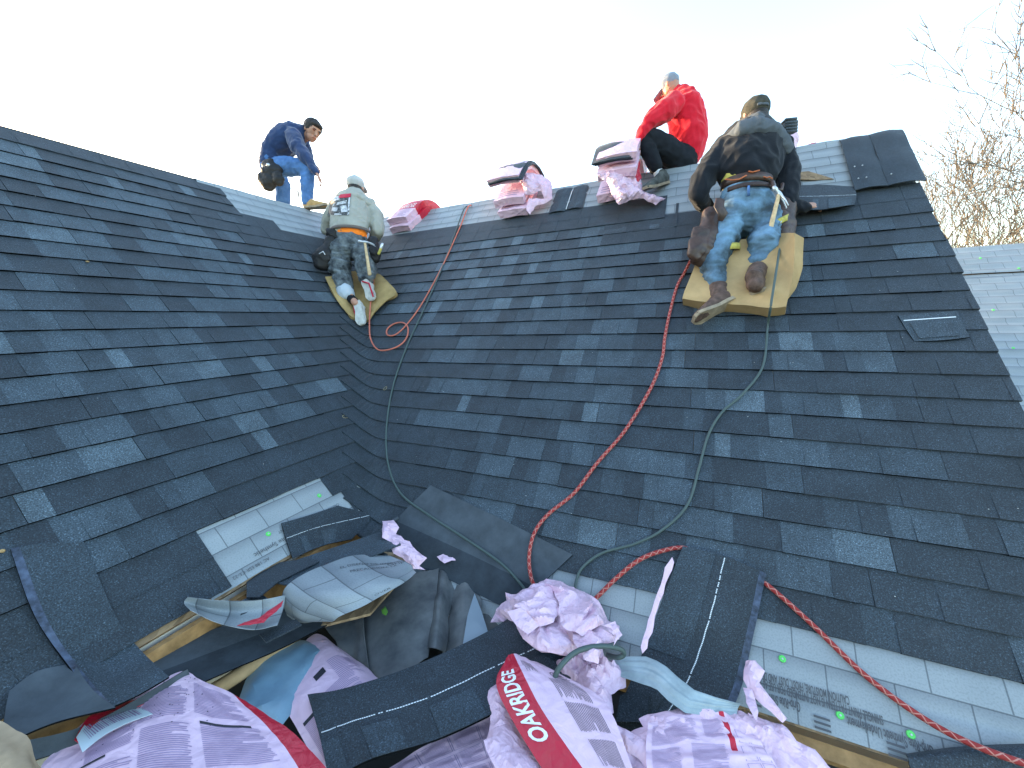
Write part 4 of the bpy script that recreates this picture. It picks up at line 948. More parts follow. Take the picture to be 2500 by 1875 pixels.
def film(name, col, k=.55):
    m = bpy.data.materials.new(name); m.use_nodes = True; nt = m.node_tree; b = nt.nodes['Principled BSDF']
    b.inputs['Base Color'].default_value = (*col, 1); b.inputs['Roughness'].default_value = .36; b.inputs['Specular IOR Level'].default_value = .5
    g = N(nt, 'NewGeometry'); nz = N(nt, 'TexNoise', Scale=9.0, Detail=2.0); nt.links.new(g.outputs['Position'], nz.inputs['Vector'])
    ad = N(nt, 'VectorMath', operation='MULTIPLY_ADD'); nt.links.new(nz.outputs['Color'], ad.inputs[0]); ad.inputs[1].default_value = (.12, .12, .12); nt.links.new(g.outputs['Position'], ad.inputs[2])
    hs = []
    for sc_, w_ in ((16, 1.0), (41, .42), (95, .15)):
        v = N(nt, 'TexVoronoi', Scale=float(sc_)); nt.links.new(ad.outputs[0], v.inputs['Vector']); mu = N(nt, 'Math', operation='MULTIPLY'); nt.links.new(v.outputs['Distance'], mu.inputs[0]); mu.inputs[1].default_value = w_; hs.append(mu)
    a1 = N(nt, 'Math', operation='ADD'); nt.links.new(hs[0].outputs[0], a1.inputs[0]); nt.links.new(hs[1].outputs[0], a1.inputs[1]); a2 = N(nt, 'Math', operation='ADD'); nt.links.new(a1.outputs[0], a2.inputs[0]); nt.links.new(hs[2].outputs[0], a2.inputs[1])
    bp = N(nt, 'Bump', Strength=k, Distance=.02); nt.links.new(a2.outputs[0], bp.inputs['Height']); nt.links.new(bp.outputs[0], b.inputs['Normal']); return m
M_PINK = film('pink_film', (.72, .495, .61)); M_PINK2 = film('pale_pink_film', (.72, .50, .62), .35); M_PINKF = film('flat_pink_film', (.71, .50, .62), .2)
M_REDF = film('red_film', (.48, .012, .035), .3)
M_INK = mat('violet_ink', (.36, .27, .42), .6)
M_INKD = mat('dark_ink', (.03, .03, .04), .6)
M_INKW = mat('white_ink', (.8, .8, .82), .5)
M_FILM = [M_PINK, M_REDF, M_PINK2, M_INKW]; M_FILMF = [M_PINKF, M_REDF, M_PINKF, M_INKW]
def crease(p, sc, seed, warp=.5, K=5):
    rn = random.Random(seed); q = V(p)*sc; q = q+noise.noise_vector(q*.5)*warp; h = 0; a = 1; tot = 0
    for i in range(K):
        an = rn.uniform(0, math.pi); d = math.cos(an)*q.x+math.sin(an)*q.y+q.z*.6; ph = rn.random(); f = (1.0+.6*i)
        t = abs(((d*f+ph) % 1)*2-1); h += a*t; tot += a; a *= .68
    return h/tot-.5
def outline_sheet(name, pts, base, m, parent=None, step=.02, hump=0.0, amp=.01, sc=7, seed=0, edge=.06, th=.0015, fz=None, mi_f=None, n_up=V((0, 0, 1)), rag=0.0):
    """pts: outline already in space; it is meshed on its mean plane, then raised and creased"""
    if rag:
        q = []
        rn = random.Random(seed+99)
        for i, a in enumerate(pts):
            b = pts[(i+1) % len(pts)]; L = (b-a).length; k = max(1, int(L/.03))
            t = (b-a).normalized(); s = t.cross(n_up).normalized() if abs(t.dot(n_up)) < .99 else t
            for j in range(k): q.append(a.lerp(b, j/k)+(s*rn.uniform(-rag, rag) if j else V()))
        pts = q
    c = sum(pts, V())/len(pts); n = n_up.normalized(); ax = n.orthogonal().normalized(); ay = n.cross(ax)
    P2 = [V(((p-c).dot(ax), (p-c).dot(ay))) for p in pts]; H = [(p-c).dot(n) for p in pts]
    bm = bmesh.new(); f = bm.faces.new([bm.verts.new((p.x, p.y, 0)) for p in P2]); bmesh.ops.triangulate(bm, faces=[f])
    for axn in (V((1, 0, 0)), V((0, 1, 0))):
        vals = [v.co.dot(axn) for v in bm.verts]; x = min(vals)+step
        while x < max(vals):
            bmesh.ops.bisect_plane(bm, geom=bm.verts[:]+bm.edges[:]+bm.faces[:], plane_co=axn*x, plane_no=axn); x += step
    bmesh.ops.dissolve_limit(bm, angle_limit=0, verts=[], edges=[]) if False else None
    ns = len(P2)
    def dist(p):
        best = 9
        for i in range(ns):
            a, b = P2[i], P2[(i+1) % ns]; ab = b-a; t = max(0, min(1, (p-a).dot(ab)/max(1e-9, ab.length_squared))); best = min(best, (a+ab*t-p).length)
        return best
    def hb(p):
        w_, s = 0, 0
        for q, h in zip(P2, H): k = 1/((p-q).length_squared**1.5+1e-5); w_ += k; s += k*h
        return s/w_
    for v in bm.verts:
        p = V((v.co.x, v.co.y)); d = dist(p); k = min(1, d/edge); e = math.sin(k*math.pi/2)
        z = hb(p) + hump*e + (fz(v.co.x, v.co.y) if fz else 0) + amp*(.35+.65*k)*(1.6*crease(V((p.x, p.y, seed*.37)), sc, seed)+1.1*crease(V((p.y, p.x, seed*.77)), sc*2.3, seed+5, .9, 3))
        v.co = V((p.x, p.y, z))
    if mi_f:
        for fc in bm.faces: cc = fc.calc_center_median(); fc.material_index = mi_f(cc.x, cc.y, cc.z)
    mx = Matrix((ax, ay, n)).transposed().to_4x4(); mx.translation = c; bmesh.ops.transform(bm, matrix=mx, verts=bm.verts)
    if th:
        geo = bmesh.ops.solidify(bm, geom=bm.faces[:], thickness=th)
    bmesh.ops.recalc_face_normals(bm, faces=bm.faces)
    for e_ in bm.edges:
        if len(e_.link_faces) == 2 and e_.calc_face_angle(0) > .38: e_.smooth = False
    for f_ in bm.faces: f_.smooth = True
    return link(name, mesh_bm(bm), parent, m)
# ------------------------------------------------------------------ things on the ridge
def over(pl, d, l, h, e0, wob=0.0):
    """l metres up the slope from course e0, over the ridge and down the far side"""
    L0 = (RIDGE-e0)*E
    if l < L0-.06: return pl.P(d, e0+l/E, h)
    r = .06; t = l-L0
    if t < .10:
        a = (t+.06)/.16; p0 = pl.P(d, RIDGE-.06/E, h); top = pl.P(d, RIDGE, 0)+V((0, 0, h*1.15+.005)); p2 = pl.P(d, RIDGE, 0)+hd(pl.u)*.07+V((0, 0, -.05))+(hd(pl.u)*math.sin(TH)+V((0, 0, math.cos(TH))))*h
        return p0*(1-a)**2+top*2*a*(1-a)+p2*a*a
    return pl.P(d, RIDGE, 0)+hd(pl.u)*(t*math.cos(TH))+V((0, 0, -t*math.sin(TH)))+(hd(pl.u)*math.sin(TH)+V((0, 0, math.cos(TH))))*h
def pack(pl, d0, d1, e0, L, h, th, sag=.02, skew=0.0, seed=0, mi_f=None, mats=None, parent=None, name='wrapper', nu=8, nv=20, lift0=0.0):
    rn = random.Random(seed); S = []
    for i in range(nu+1):
        row = []
        for j in range(nv+1):
            u, v = i/nu, j/nv; l = L*v; p = over(pl, d0+(d1-d0)*u+skew*v, l, h+th*(1 if True else 0)+.012*math.sin(math.pi*u)*(1) + lift0*max(0, 1-v*3) + .006*noise.noise(V((u*4+seed, v*6, 1))), e0+rn.uniform(-.0, .0))
            row.append(p)
        S.append(row)
    o = patch_obj(name, S, mats or M_FILM, parent, th, mi_f=mi_f); return o, S
# pair of wrapped bundles by the valley
b1 = thing('shingle_bundle', RP.P(-3.0, 26), 'lower of two sealed pink shingle bundles with red ends, on the ridge beside the valley', 'shingle bundle')
q0 = RP.de(PR(885, 488))
dA = q0[0]
o, S = pack(RP, dA-.20, dA+.09, 24.75, .50, .004, .075, skew=.16, seed=1, mats=M_FILM, parent=b1, mi_f=lambda u, v: 1 if v > .40 else 0)
text_on(S, 'OAKRIDGE', (.05, .54), (.13, 0), (0, .13), M_INKW, b1)
b2 = thing('shingle_bundle', RP.P(-3.0, 26.5), 'upper of two sealed pink shingle bundles with red ends, on the ridge beside the valley', 'shingle bundle')
o, S2 = pack(RP, dA-.21, dA+.08, 25.1, .46, .084, .075, skew=.16, seed=2, mats=M_FILM, parent=b2, mi_f=lambda u, v: 1 if v > .34 else 0)
text_on(S2, 'OAKRIDGE', (.04, .40), (.17, 0), (0, .20), M_INKW, b2)
rn = random.Random(3); part('print', lines_geo(S2, .1, .9, .05, .4, 7, 'u', .4, .5, rn), M_INK, b2)
def stack(dc, tilt, n, label0, seed, topblack=True, e0=24.3, lab=('bottom', 'second', 'third', 'top')):
    rn = random.Random(seed); h = .004
    for k in range(n):
        dd = dc+rn.uniform(-.03, .03)+tilt*k; root = thing('shingle_bundle', RP.P(dd, e0, h), '%s pink wrapped bundle of the stack %s' % (lab[k], label0), 'shingle bundle')
        e = e0+.55*k+rn.uniform(-.2, .2)
        o, S = pack(RP, dd-.17, dd+.16, e, .62+.05*k, h, .075, seed=seed+k, mats=M_FILM, parent=root, mi_f=lambda u, v: 0, lift0=.02)
        part('print', lines_geo(S, .1, .8, .05, .25, 3, 'u', .4, .5, rn), M_INK, root); h += .098
    return h, dc+tilt*n
def near_end(pl, d0, d1, e, h, th, parent, m, seed):
    pass
hA, _ = stack(RP.de(PR(1110, 470))[0], -.005, 3, 'left of the black ridge piece', 20)
dB = RP.de(PR(1110, 470))[0]
t = thing('shingle_stack', RP.P(dB, 26, hA), 'opened black shingles bent over the top of the stack left of the black ridge piece', 'shingles')
for k in range(3):
    o, S = pack(RP, dB-.17-.01*k, dB+.17-.012*k, 25.35-.10*k, .66, hA+.002+.014*k, .012, seed=30+k, mats=[G[1], M_BACK], parent=t, name='shingle', mi_f=lambda u, v: 0)
part('release_line', lines_geo(S, .0, 1, .25, .27, 1, 'u', .5, 0, rn, .004), M_WHITE, t)
pp = [P(*zc(900, 350, .3617)(x, y), d) for x, y, d in ((1000, 215, 4.02), (1060, 195, 4.05), (1170, 215, 4.1), (1235, 265, 4.1), (1240, 375, 3.98), (1190, 378, 3.96), (1160, 310, 3.98), (1110, 345, 3.96), (1060, 345, 3.95), (1040, 290, 3.98))]
o = outline_sheet('torn_wrapper', pp, None, M_FILM, None, .02, .03, .03, 9, 5, n_up=-FWD, rag=.006, mi_f=lambda x, y, z: 0); tag(o, 'torn pink wrapper hanging off the stack left of the black ridge strips', 'plastic wrapper')
pp = [P(*zc(900, 350, .3617)(x, y), d) for x, y, d in ((1080, 372, 3.97), (1240, 372, 3.97), (1200, 400, 3.96), (1130, 420, 3.95), (1090, 480, 3.92), (1065, 450, 3.93))]
o = outline_sheet('torn_wrapper', pp, None, M_FILM, None, .02, .015, .02, 12, 6, n_up=-FWD, rag=.006, mi_f=lambda x, y, z: 1 if crease(V((x, y, 0)), 5, 3) > .05 else 0); tag(o, 'red and pink wrapper shred tucked beside the bottom bundles left of the black ridge piece', 'plastic wrapper')
hB, _ = stack(RP.de(PR(1330, 445))[0], .0, 3, 'left of the man in red', 40, e0=24.4)
dC = RP.de(PR(1330, 445))[0]
t = thing('shingle_stack', RP.P(dC, 26, hB), 'opened black shingles on top of the stack left of the man in red', 'shingles')
for k in range(3):
    o, S = pack(RP, dC-.17-.01*k, dC+.16-.012*k, 25.35-.10*k, .66, hB+.002+.014*k, .012, seed=50+k, mats=[G[1], M_BACK], parent=t, name='shingle', mi_f=lambda u, v: 0)
part('release_line', lines_geo(S, .0, 1, .25, .27, 1, 'u', .5, 0, rn, .004), M_WHITE, t)
zz = zc(900, 350, .3617)
pp = [P(*zz(x, y), d) for x, y, d in ((1540, 215, 3.55), (1740, 145, 3.6), (1780, 90, 3.68), (1825, 130, 3.68), (1840, 260, 3.6), (1850, 320, 3.55), (1920, 350, 3.5), (2005, 370, 3.48), (1940, 415, 3.42), (1850, 370, 3.44), (1760, 385, 3.44), (1690, 410, 3.42), (1640, 340, 3.46), (1620, 270, 3.5))]
o = outline_sheet('torn_wrapper', pp, None, M_FILM, None, .02, .05, .045, 8, 15, n_up=-FWD, rag=.006, mi_f=lambda x, y, z: 0); tag(o, 'big torn pink wrapper draped down the stack left of the man in red', 'plastic wrapper')
pp = [P(*zz(x, y), d) for x, y, d in ((1760, 130, 3.56), (1785, 85, 3.6), (1825, 120, 3.6), (1842, 235, 3.55), (1815, 270, 3.5), (1790, 200, 3.52))]
o = outline_sheet('wrapper_end', pp, None, M_REDF, None, .02, .02, .03, 12, 16, n_up=-FWD, rag=.008); tag(o, 'crumpled red wrapper end on top of the stack left of the man in red', 'plastic wrapper')
# black strips laid up and over the ridge
def ridge_strip(x0, x1, ybase, e0, L, label, seed, two=False, h=.006):
    d0 = RP.de(PR(x0, ybase))[0]; d1 = RP.de(PR(x1, ybase))[0]; root = thing('ridge_shingle', RP.P(d0, 26), label, 'shingle')
    pack(RP, d0, d1, e0, L, h, .006, seed=seed, mats=[G[0], G[1]], parent=root, name='strip', mi_f=lambda u, v: 0 if u < .5 else 1)
    return root, d0, d1
r_, d0, d1 = ridge_strip(1186, 1220, 462, 24.35, .62, 'left one of two short black strips laid over the ridge between the stacks', 60)
r_, d0, d1 = ridge_strip(1222, 1256, 460, 24.45, .62, 'right one of two short black strips laid over the ridge between the stacks', 61)
part('release_line', join([tube([over(RP, d0+.0, l, .018, 24.5) for l in (0, .15, .3, .42, .5)], .004, 5)]), M_WHITE, r_)
e1 = 22.3
for i, (da, db, lb, ee, hh) in enumerate(((.985, 1.175, 'inner black strip standing up to the ridge beside the white underlayment at the right end', e1, .008), (1.165, 1.36, 'outermost black strip up to the ridge, along the right rake edge', e1, .013))):
    root = thing('ridge_shingle', RP.P(da, 25), lb, 'shingle'); pack(RP, da, db, ee, (RIDGE-ee)*E+.3, hh+.018, .006, seed=70+i, mats=[G[0], G[1]], parent=root, name='strip', mi_f=lambda u, v: 0, nv=30)
    for q in range(4 if i == 0 else 1): part('roofing_nail', ball(RP.P(da+.03+.045*(q % 2), ee+.8+1.1*(q//2), .045), .005), M_STEEL, root)
# stack half hidden behind the worker in black
t = thing('shingle_stack', P(1700, 290, 3.5), 'black shingle stack with pink wrapper standing on the ridge behind the worker in black', 'shingles')
for k in range(5): part('shingle', box(P(1698+(k%2), 268+6.5*k, 3.45), (RT*.98+UP*.1).normalized(), FWD, UP, .052+.003*(k%3), .07, .0125), G[k % 2], t, False, .004)
pp = [P(*q) for q in ((1690, 300, 3.3), (1722, 285, 3.3), (1727, 300, 3.3), (1720, 320, 3.3), (1726, 345, 3.3), (1720, 372, 3.28), (1700, 372, 3.28))]
outline_sheet('wrapper', pp, None, M_PINK, t, .02, .02, .02, 12, 17, n_up=-FWD, rag=.006)
o = outline_sheet('wrapper_scrap', [P(*q, 3.36) for q in ((1736, 322), (1745, 312), (1762, 308), (1768, 314), (1758, 320))], None, M_REDF, None, .012, .01, .02, 14, 18, n_up=-FWD, rag=.004); tag(o, 'small red wrapper scrap on the ridge right of the worker in black', 'plastic scrap')
# shingle being placed and the bare board above it
o = slab(RP, [RP.de(PR(x, y)) for x, y in ((1712, 392), (1712, 378), (1745, 375), (1775, 384), (1800, 392), (1760, 394))], .016, .02, 'bare_board', M_OSB, house)
loose_shingle([[PR(1722, 455, .06), PR(1780, 452, .075), PR(1846, 442, .05)], [PR(1722, 426, .05), PR(1780, 425, .055), PR(1850, 422, .04)], [PR(1722, 400, .02), PR(1780, 399, .02), PR(1846, 403, .02)]], 'black shingle lifted by the right hand of the worker in the black hoodie', nu=8, nv=24, seed=4)
o, S = loose_shingle([[PR(1975, 737, .012), PR(2035, 735, .02), PR(2095, 728, .02)], [PR(1955, 707, .014), PR(2015, 704, .014), PR(2080, 700, .014)], [PR(1940, 682, .012), PR(2005, 676, .012), PR(2068, 671, .012)]], 'square shingle offcut lying loose near the right rake edge', nu=8, nv=24, seed=5, dots=False, tabs=False, tone=1)
part('release_line', lines_geo(S, .74, .78, .04, .93, 1, 'v', .8, .0, random.Random(1), .003), M_WHITE, o)
part('tab', ([SL(S, u, v)[0]+SL(S, u, v)[1]*h for h in (.001, .005) for (u, v) in ((.08, .12), (.08, .82), (.66, .82), (.66, .12))], [(4, 5, 6, 7), (0, 1, 5, 4), (1, 2, 6, 5), (2, 3, 7, 6), (3, 0, 4, 7)]), G[1], o, False)
# little things
for x, y, a, lb in ((745, 900, 0, 'left'), (832, 839, 1, 'upper right'), (805, 1010, 2, 'lower')):
    c = (PL if a == 0 else PR)(x, y, .014); n = (LP if a == 0 else RP).n; s1 = n.orthogonal().normalized(); s2 = n.cross(s1); R0 = .018+.004*(a == 2)
    o = part('wire_ring', tube([c+s1*math.cos(t)*R0+s2*math.sin(t)*R0*.75 for t in [i*2*math.pi/16 for i in range(17)]], .0012, 5), mat('brass_wire', (.45, .38, .22), .5), None); tag(o, 'tiny brass wire ring, the %s of three around the valley' % lb, 'ring')
o = part('twine', tube([PR(782, 977, .02), PR(790, 985, .012), PR(795, 988, .014), PR(803, 1000, .02), PR(812, 1002, .014), PR(806, 1008, .014)], .0028, 5), M_SOCK, None); tag(o, 'frayed white twine end lying in the valley', 'twine')
rn = random.Random(8)
cr = ([], [])
for i in range(70):
    d = rn.uniform(-2.4, 1.2); e = rn.uniform(3, 20)
    if d < v_d(RP, e)+.1: continue
    g_ = ball(RP.P(d, e, .012), rn.uniform(.0012, .003), (1, 1, .5), sub=1); n = len(cr[0]); cr[0].extend(g_[0]); cr[1].extend([tuple(i_+n for i_ in f) for f in g_[1]])
for i in range(45):
    d = rn.uniform(.4, 3.4); e = rn.uniform(6, 26)
    if d > v_d(LP, e)-.1: continue
    g_ = ball(LP.P(d, e, .012), rn.uniform(.0012, .003), (1, 1, .5), sub=1); n = len(cr[0]); cr[0].extend(g_[0]); cr[1].extend([tuple(i_+n for i_ in f) for f in g_[1]])
tag(part('crumbs', cr, mat('pale_grit', (.55, .55, .5), .8), None, False), kind='stuff')
o = part('foam_crumb', ball(PL(168*1.0, 568, .02), .008, (1.2, 1, .6)), M_FOAM, None); tag(o, 'pale foam crumb stuck on the left slope', 'foam crumb'); o.location = PL(189, 565, .015)-PL(168, 568, .02)
o = part('foam_crumb', ball(PL(5, 1190, .02), .007, (1.2, 1, 1)), M_FOAM, None); tag(o, 'yellow foam crumb at the left picture edge beside the draped strip', 'foam crumb')
# ------------------------------------------------------------------ low roof and eave details
ZF = -1.56
low = thing('low_roof', V((0, 1.2, GZ)), 'low flat roof buried under wrappers and offcuts between the two eaves', 'roof')
lw = [V((-3.2, -1.5, ZF)), V((3.2, -1.5, ZF)), RP.P(RAKE+.6, E_R, 0), RP.P(v_d(RP, E_R), E_R, 0), LP.P(v_d(LP, E_L), E_L, 0), LP.P(LBACK-.3, E_L, 0)]
lw = [V((p.x, p.y, ZF)) for p in lw]
poly('membrane', lw, mat('black_rubber', (.035, .038, .042), .7, .3, .3, 20), low, .12)
poly('wall', [V((3.0, -1.4, ZF-.13)), V((-3.0, -1.4, ZF-.13)), V((-3.0, -1.4, GZ)), V((3.0, -1.4, GZ))], M_WALL, low, .1)
fa, fb = RP.P(RAKE, E_R-.3, -.02), RP.P(v_d(RP, E_R)-.02, E_R-.3, -.02)
beam('fascia', fa, fb, .05, .05, M_OLDWOOD, house, (RP.n+V((0, 0, 1))).normalized())
fa, fb = LP.P(LBACK, E_L-.2, -.02), LP.P(v_d(LP, E_L)-.05, E_L-.2, -.02); beam('fascia', fa, fb, .03, .12, M_OLDWOOD, house)
def pz(z, *q): return [PZ(x, y, z) for x, y in q]
outline_sheet('plywood', pz(-1.335, (270, 1430), (470, 1290), (840, 1140), (915, 1200), (800, 1330), (560, 1390), (380, 1470)), None, M_OSB, low, .06, 0, .0, 3, 1, th=.012)
outline_sheet('plywood', [PZ(820, 1170, -1.36), PZ(870, 1185, -1.36), PZ(1100, 1300, -1.45), PZ(1110, 1345, -1.5), PZ(960, 1290, -1.45), PZ(860, 1260, -1.40)], None, M_OSB, low, .06, 0, .0, 3, 1, th=.012)
# ---------------- print on the underlayment of the eaves, upside down as it lies
class SF:                                      # slope rectangle as a surface for lettering
    pass
def plane_S(pl, d0, d1, e0, e1, h): return [[pl.P(d0+(d1-d0)*i/8, e0+(e1-e0)*j/4, h) for j in range(5)] for i in range(9)]
SR_ = plane_S(RP, RAKE, -.2, .2, 2.2, .009)
def um(pl_S, s, d, e, size, d0=RAKE, d1=-.2, e0=.2, e1=2.2, flip=True, name='lettering'):
    A = (size/(d1-d0)*(-1 if flip else 1), 0); B = (0, -size/((e1-e0)*E)*(1 if flip else -1)); 
    return text_on(pl_S, s, ((d-d0)/(d1-d0), (e-e0)/(e1-e0)), A, B, M_UPRINT, house, name, .0008)
for s_, x_, y_, z_, xe, ye in (('SHINGLE PRINT PATTERN IS NOT INTENDED FOR USE AS AN', 1904, 1547, .037, 1632, 1465), ('CAUTION: MOISTURE, FROST, DUST AND DE', 1832, 1505, .037, 1645, 1451), ('Grip-Rite Shin', 1727, 1518, .042, 1661, 1499), ('Grip-Rite Synthetic Underlayment', 2013, 1612, .042, 1827, 1547)):
    dd_, ee_ = RP.de(PR(x_, y_)); d2_, e2_ = RP.de(PR(xe, ye)); g_ = text_geo(s_)[0]; wd = max(v.x for v in g_)
    vs_, fs_q = text_geo(s_, 1, True); out_ = []
    for v in vs_: out_.append(RP.P(dd_+(d2_-dd_)*v.x/wd, ee_+(e2_-ee_)*v.x/wd-z_*v.y/E, .0095))
    part('lettering', (out_, fs_q), M_UPRINT, house, False)
for d_, e_ in [RP.de(PR(*q)) for q in ((1628, 1510), (1775, 1563), (1935, 1622))]:
    um(SR_, 'Nail Here', d_+.035, e_-.25, .022)
    c = RP.P(d_, e_, .0095); part('nail_mark', join([box(c+RP.u*.016*k, RP.x, RP.u, RP.n, .024, .0035, .0004) for k in (-1, 0, 1)]), M_UPRINT, house, False)
SL_ = plane_S(LP, .85, 1.7, 3.2, 5.2, .0085)
for s, d, e, sz in (('CAUTION: MOISTURE, FROST', 1.60, 3.95, .022), ('Grip-Rite Synthetic', 1.32, 3.75, .032), ('AC 188 ESR CE-22', 1.12, 3.40, .022), ('SHINGLE PRINT', 1.36, 4.05, .020)):
    text_on(SL_, s, ((d-.85)/.85, (e-3.2)/2), (-sz/.85, 0), (0, -sz/(2*E)), M_UPRINT, house, 'lettering', .0008)
for x, y, pl in ((1690, 1423, RP), (1815, 1545, RP), (1968, 1587, RP), (690, 1070, LP), (580, 1153, LP)):
    q = onp(pl, x, y, .009); bm = bmesh.new(); bmesh.ops.create_cone(bm, cap_ends=True, segments=16, radius1=.0125, radius2=.010, depth=.003)
    o = link('cap_nail', mesh_bm(bm), house, M_GREEN); o.matrix_basis = Matrix.Translation(q) @ pl.n.to_track_quat('Z', 'Y').to_matrix().to_4x4()
    bm = bmesh.new(); bmesh.ops.create_cone(bm, cap_ends=True, segments=8, radius1=.004, radius2=.003, depth=.003); o2 = link('nail_head', mesh_bm(bm), o, M_STEEL); o2.matrix_parent_inverse = Matrix.Identity(4); o2.location = (0, 0, .003)
# ---------------- left side
loose_shingle([[PL(180, 1170, .014), PL(250, 1330, .014), PL(300, 1400, .012), PZ(365, 1462, -1.17)], [PL(100, 1172, .018), PL(175, 1350, .018), PL(225, 1435, .016), PZ(300, 1500, -1.17)], [PL(22, 1185, .022), PL(75, 1330, .030), PL(150, 1440, .035), PZ(225, 1535, -1.16)]], 'black shingle strip with blue sealant along its edge, draped down the left eave', nu=16, nv=40, dots=False, tar=True, seed=6, tabs=False, tone=1)
loose_shingle([[PZ(2, 1610, -1.10), PZ(120, 1560, -1.13), PZ(250, 1528, -1.16)], [PZ(10, 1545, -1.09), PZ(90, 1500, -1.11), PZ(200, 1490, -1.13)], [PL(20, 1492, .02), PL(80, 1450, .02), PL(160, 1432, .02)]], 'grey-backed shingle offcut face down at the lower left eave', nu=8, nv=20, back=True, seed=7)
loose_shingle([[PZ(20, 1660, -1.22), PZ(210, 1590, -1.25), PZ(412, 1462, -1.27)], [PZ(10, 1610, -1.19), PZ(200, 1560, -1.22), PZ(405, 1445, -1.24)]], 'grey-backed strip half hidden under the pink wrapper at lower left', nu=8, nv=20, back=True, seed=8)
loose_shingle([[PZ(395, 1492, -1.27), PZ(505, 1444, -1.29), PZ(615, 1396, -1.31), PZ(725, 1340, -1.33)], [PZ(300, 1412, -1.22), PZ(440, 1366, -1.25), PZ(580, 1320, -1.28), PZ(720, 1280, -1.32)]], 'long grey-backed shingle strip lying face down along the left eave', nu=10, nv=40, back=True, seed=9, th=.006)
o = part('cardboard_tube', tube([PZ(440, 1505, -1.40), PZ(520, 1455, -1.40), PZ(600, 1400, -1.40), PZ(690, 1338, -1.40)], .028, 16), mat('tan_cardboard', (.42, .30, .17), .8, .2, .2, 40, .15, 10), None); tag(o, 'tan cardboard tube wedged under the grey strip', 'tube')
o = outline_sheet('plastic_sheet', pz(-1.42, (500, 1560), (530, 1470), (560, 1415), (600, 1390), (655, 1384), (720, 1400), (660, 1500), (600, 1580)), None, mat('blue_film', (.20, .33, .43), .3, .5, .2, 12, .15, 5), None, .03, .02, .012, 5, 21); tag(o, 'light blue plastic sheet folded behind the pink wrapper', 'plastic sheet')
# shingle offcuts on the left eave
loose_shingle([[PL(632, 1206, .02), PL(700, 1178, .02), PL(760, 1165, .02)], [PL(618, 1165, .02), PL(690, 1140, .02), PL(800, 1115, .02)], [PL(608, 1130, .025), PL(670, 1112, .022), PL(730, 1092, .02)]], 'cut shingle with dotted line beside the valley at the left eave', nu=8, nv=30, seed=10)
o = outline_sheet('shingle_scrap', pz(-1.16, (533, 1220), (600, 1218), (670, 1208), (690, 1215), (600, 1260), (560, 1292), (533, 1292)), None, G[0], None, .03, 0, .006, 3, 22, th=.006); tag(o, 'small black shingle scrap with torn point above the curled underlayment', 'shingle scrap')
o = outline_sheet('shingle_scrap', pz(-1.17, (628, 1216), (848, 1142), (866, 1178), (640, 1270), (600, 1262)), None, G[1], None, .03, 0, .006, 3, 23, th=.006); tag(o, 'dark shingle scrap under the curled underlayment', 'shingle scrap')
o = part('shingle_sliver', box(PR(828, 1142, .03), (PR(868, 1112, .03)-PR(790, 1172, .03)).normalized(), RP.n, (PR(868, 1112, .03)-PR(790, 1172, .03)).normalized().cross(RP.n), .11, .004, .010), M_BACK, None, False, .001); tag(o, 'narrow grey shingle sliver across the valley foot', 'shingle scrap')
for q_, z_, g_, lb in ((((455, 1330), (560, 1282), (585, 1300), (480, 1352)), -1.185, 1, 'thin dark shingle offcut on the bare board below the underlayment tongue'),
        (((700, 1215), (800, 1178), (838, 1200), (742, 1242)), -1.20, 0, 'small black shingle offcut behind the arched underlayment sheet'),
        (((560, 1372), (640, 1340), (652, 1352), (575, 1390)), -1.24, 0, 'black shingle sliver lying on the long grey-backed strip')):
    o = outline_sheet('shingle_scrap', pz(z_, *q_), None, G[g_], None, .03, 0, .003, 3, 90+g_, th=.006); tag(o, lb, 'shingle scrap')
# curled sheet of underlayment
S = patch([[PZ(842, 1200, -1.20), PZ(885, 1212, -1.19), PZ(900, 1235, -1.22)], [PZ(760, 1196, -1.14), PZ(820, 1240, -1.12), PZ(872, 1262, -1.16)], [PZ(690, 1226, -1.12), PZ(750, 1275, -1.10), PZ(800, 1300, -1.13)],
           [PZ(625, 1262, -1.13), PZ(672, 1294, -1.12), PZ(740, 1328, -1.15)], [PZ(608, 1290, -1.19), PZ(650, 1325, -1.19), PZ(718, 1342, -1.20)], [PZ(620, 1330, -1.27), PZ(650, 1345, -1.27), PZ(700, 1340, -1.27)]], 24, 50, lambda u, v: .006*noise.noise(V((u*4, v*5, 2)))+.012*math.sin(v*9+u*3)*(1-v))
cu_ = thing('underlayment_scrap', SL(S, .5, .5)[0], 'curled grey sheet of printed underlayment arching over the left eave rubbish', 'underlayment scrap')
patch_obj('sheet', S, M_UNDER, cu_, .0015, uvs=(.36, .62))
for s, org, sz in (('EL DISE\u00d1O DE IMPRESI\u00d3N', (.18, .33), 1), ('PRECAUCI\u00d3N: LA', (.30, .31), 1), ('Grip-R', (.35, .10), 1.6), ('OVER', (.93, .36), 1)):
    text_on(S, s, org, (.045*sz*.35, -.052*sz*.6), (-.055*sz, -.01), M_UPRINT, cu_, 'lettering', .0012)
S = patch([[PZ(618, 1285, -1.17), PZ(612, 1315, -1.20), PZ(600, 1350, -1.19)], [PZ(560, 1296, -1.14), PZ(560, 1325, -1.19), PZ(545, 1360, -1.17)], [PZ(480, 1298, -1.10), PZ(480, 1322, -1.16), PZ(470, 1345, -1.13)], [PZ(405, 1290, -1.06), PZ(398, 1302, -1.09), PZ(412, 1318, -1.08)]], 12, 30)
cu2 = thing('underlayment_scrap', SL(S, .5, .5)[0], 'pointed tongue of curled grey underlayment, left of the arched sheet', 'underlayment scrap'); patch_obj('sheet', S, M_UNDER, cu2, .0015, uvs=(.15, .4))
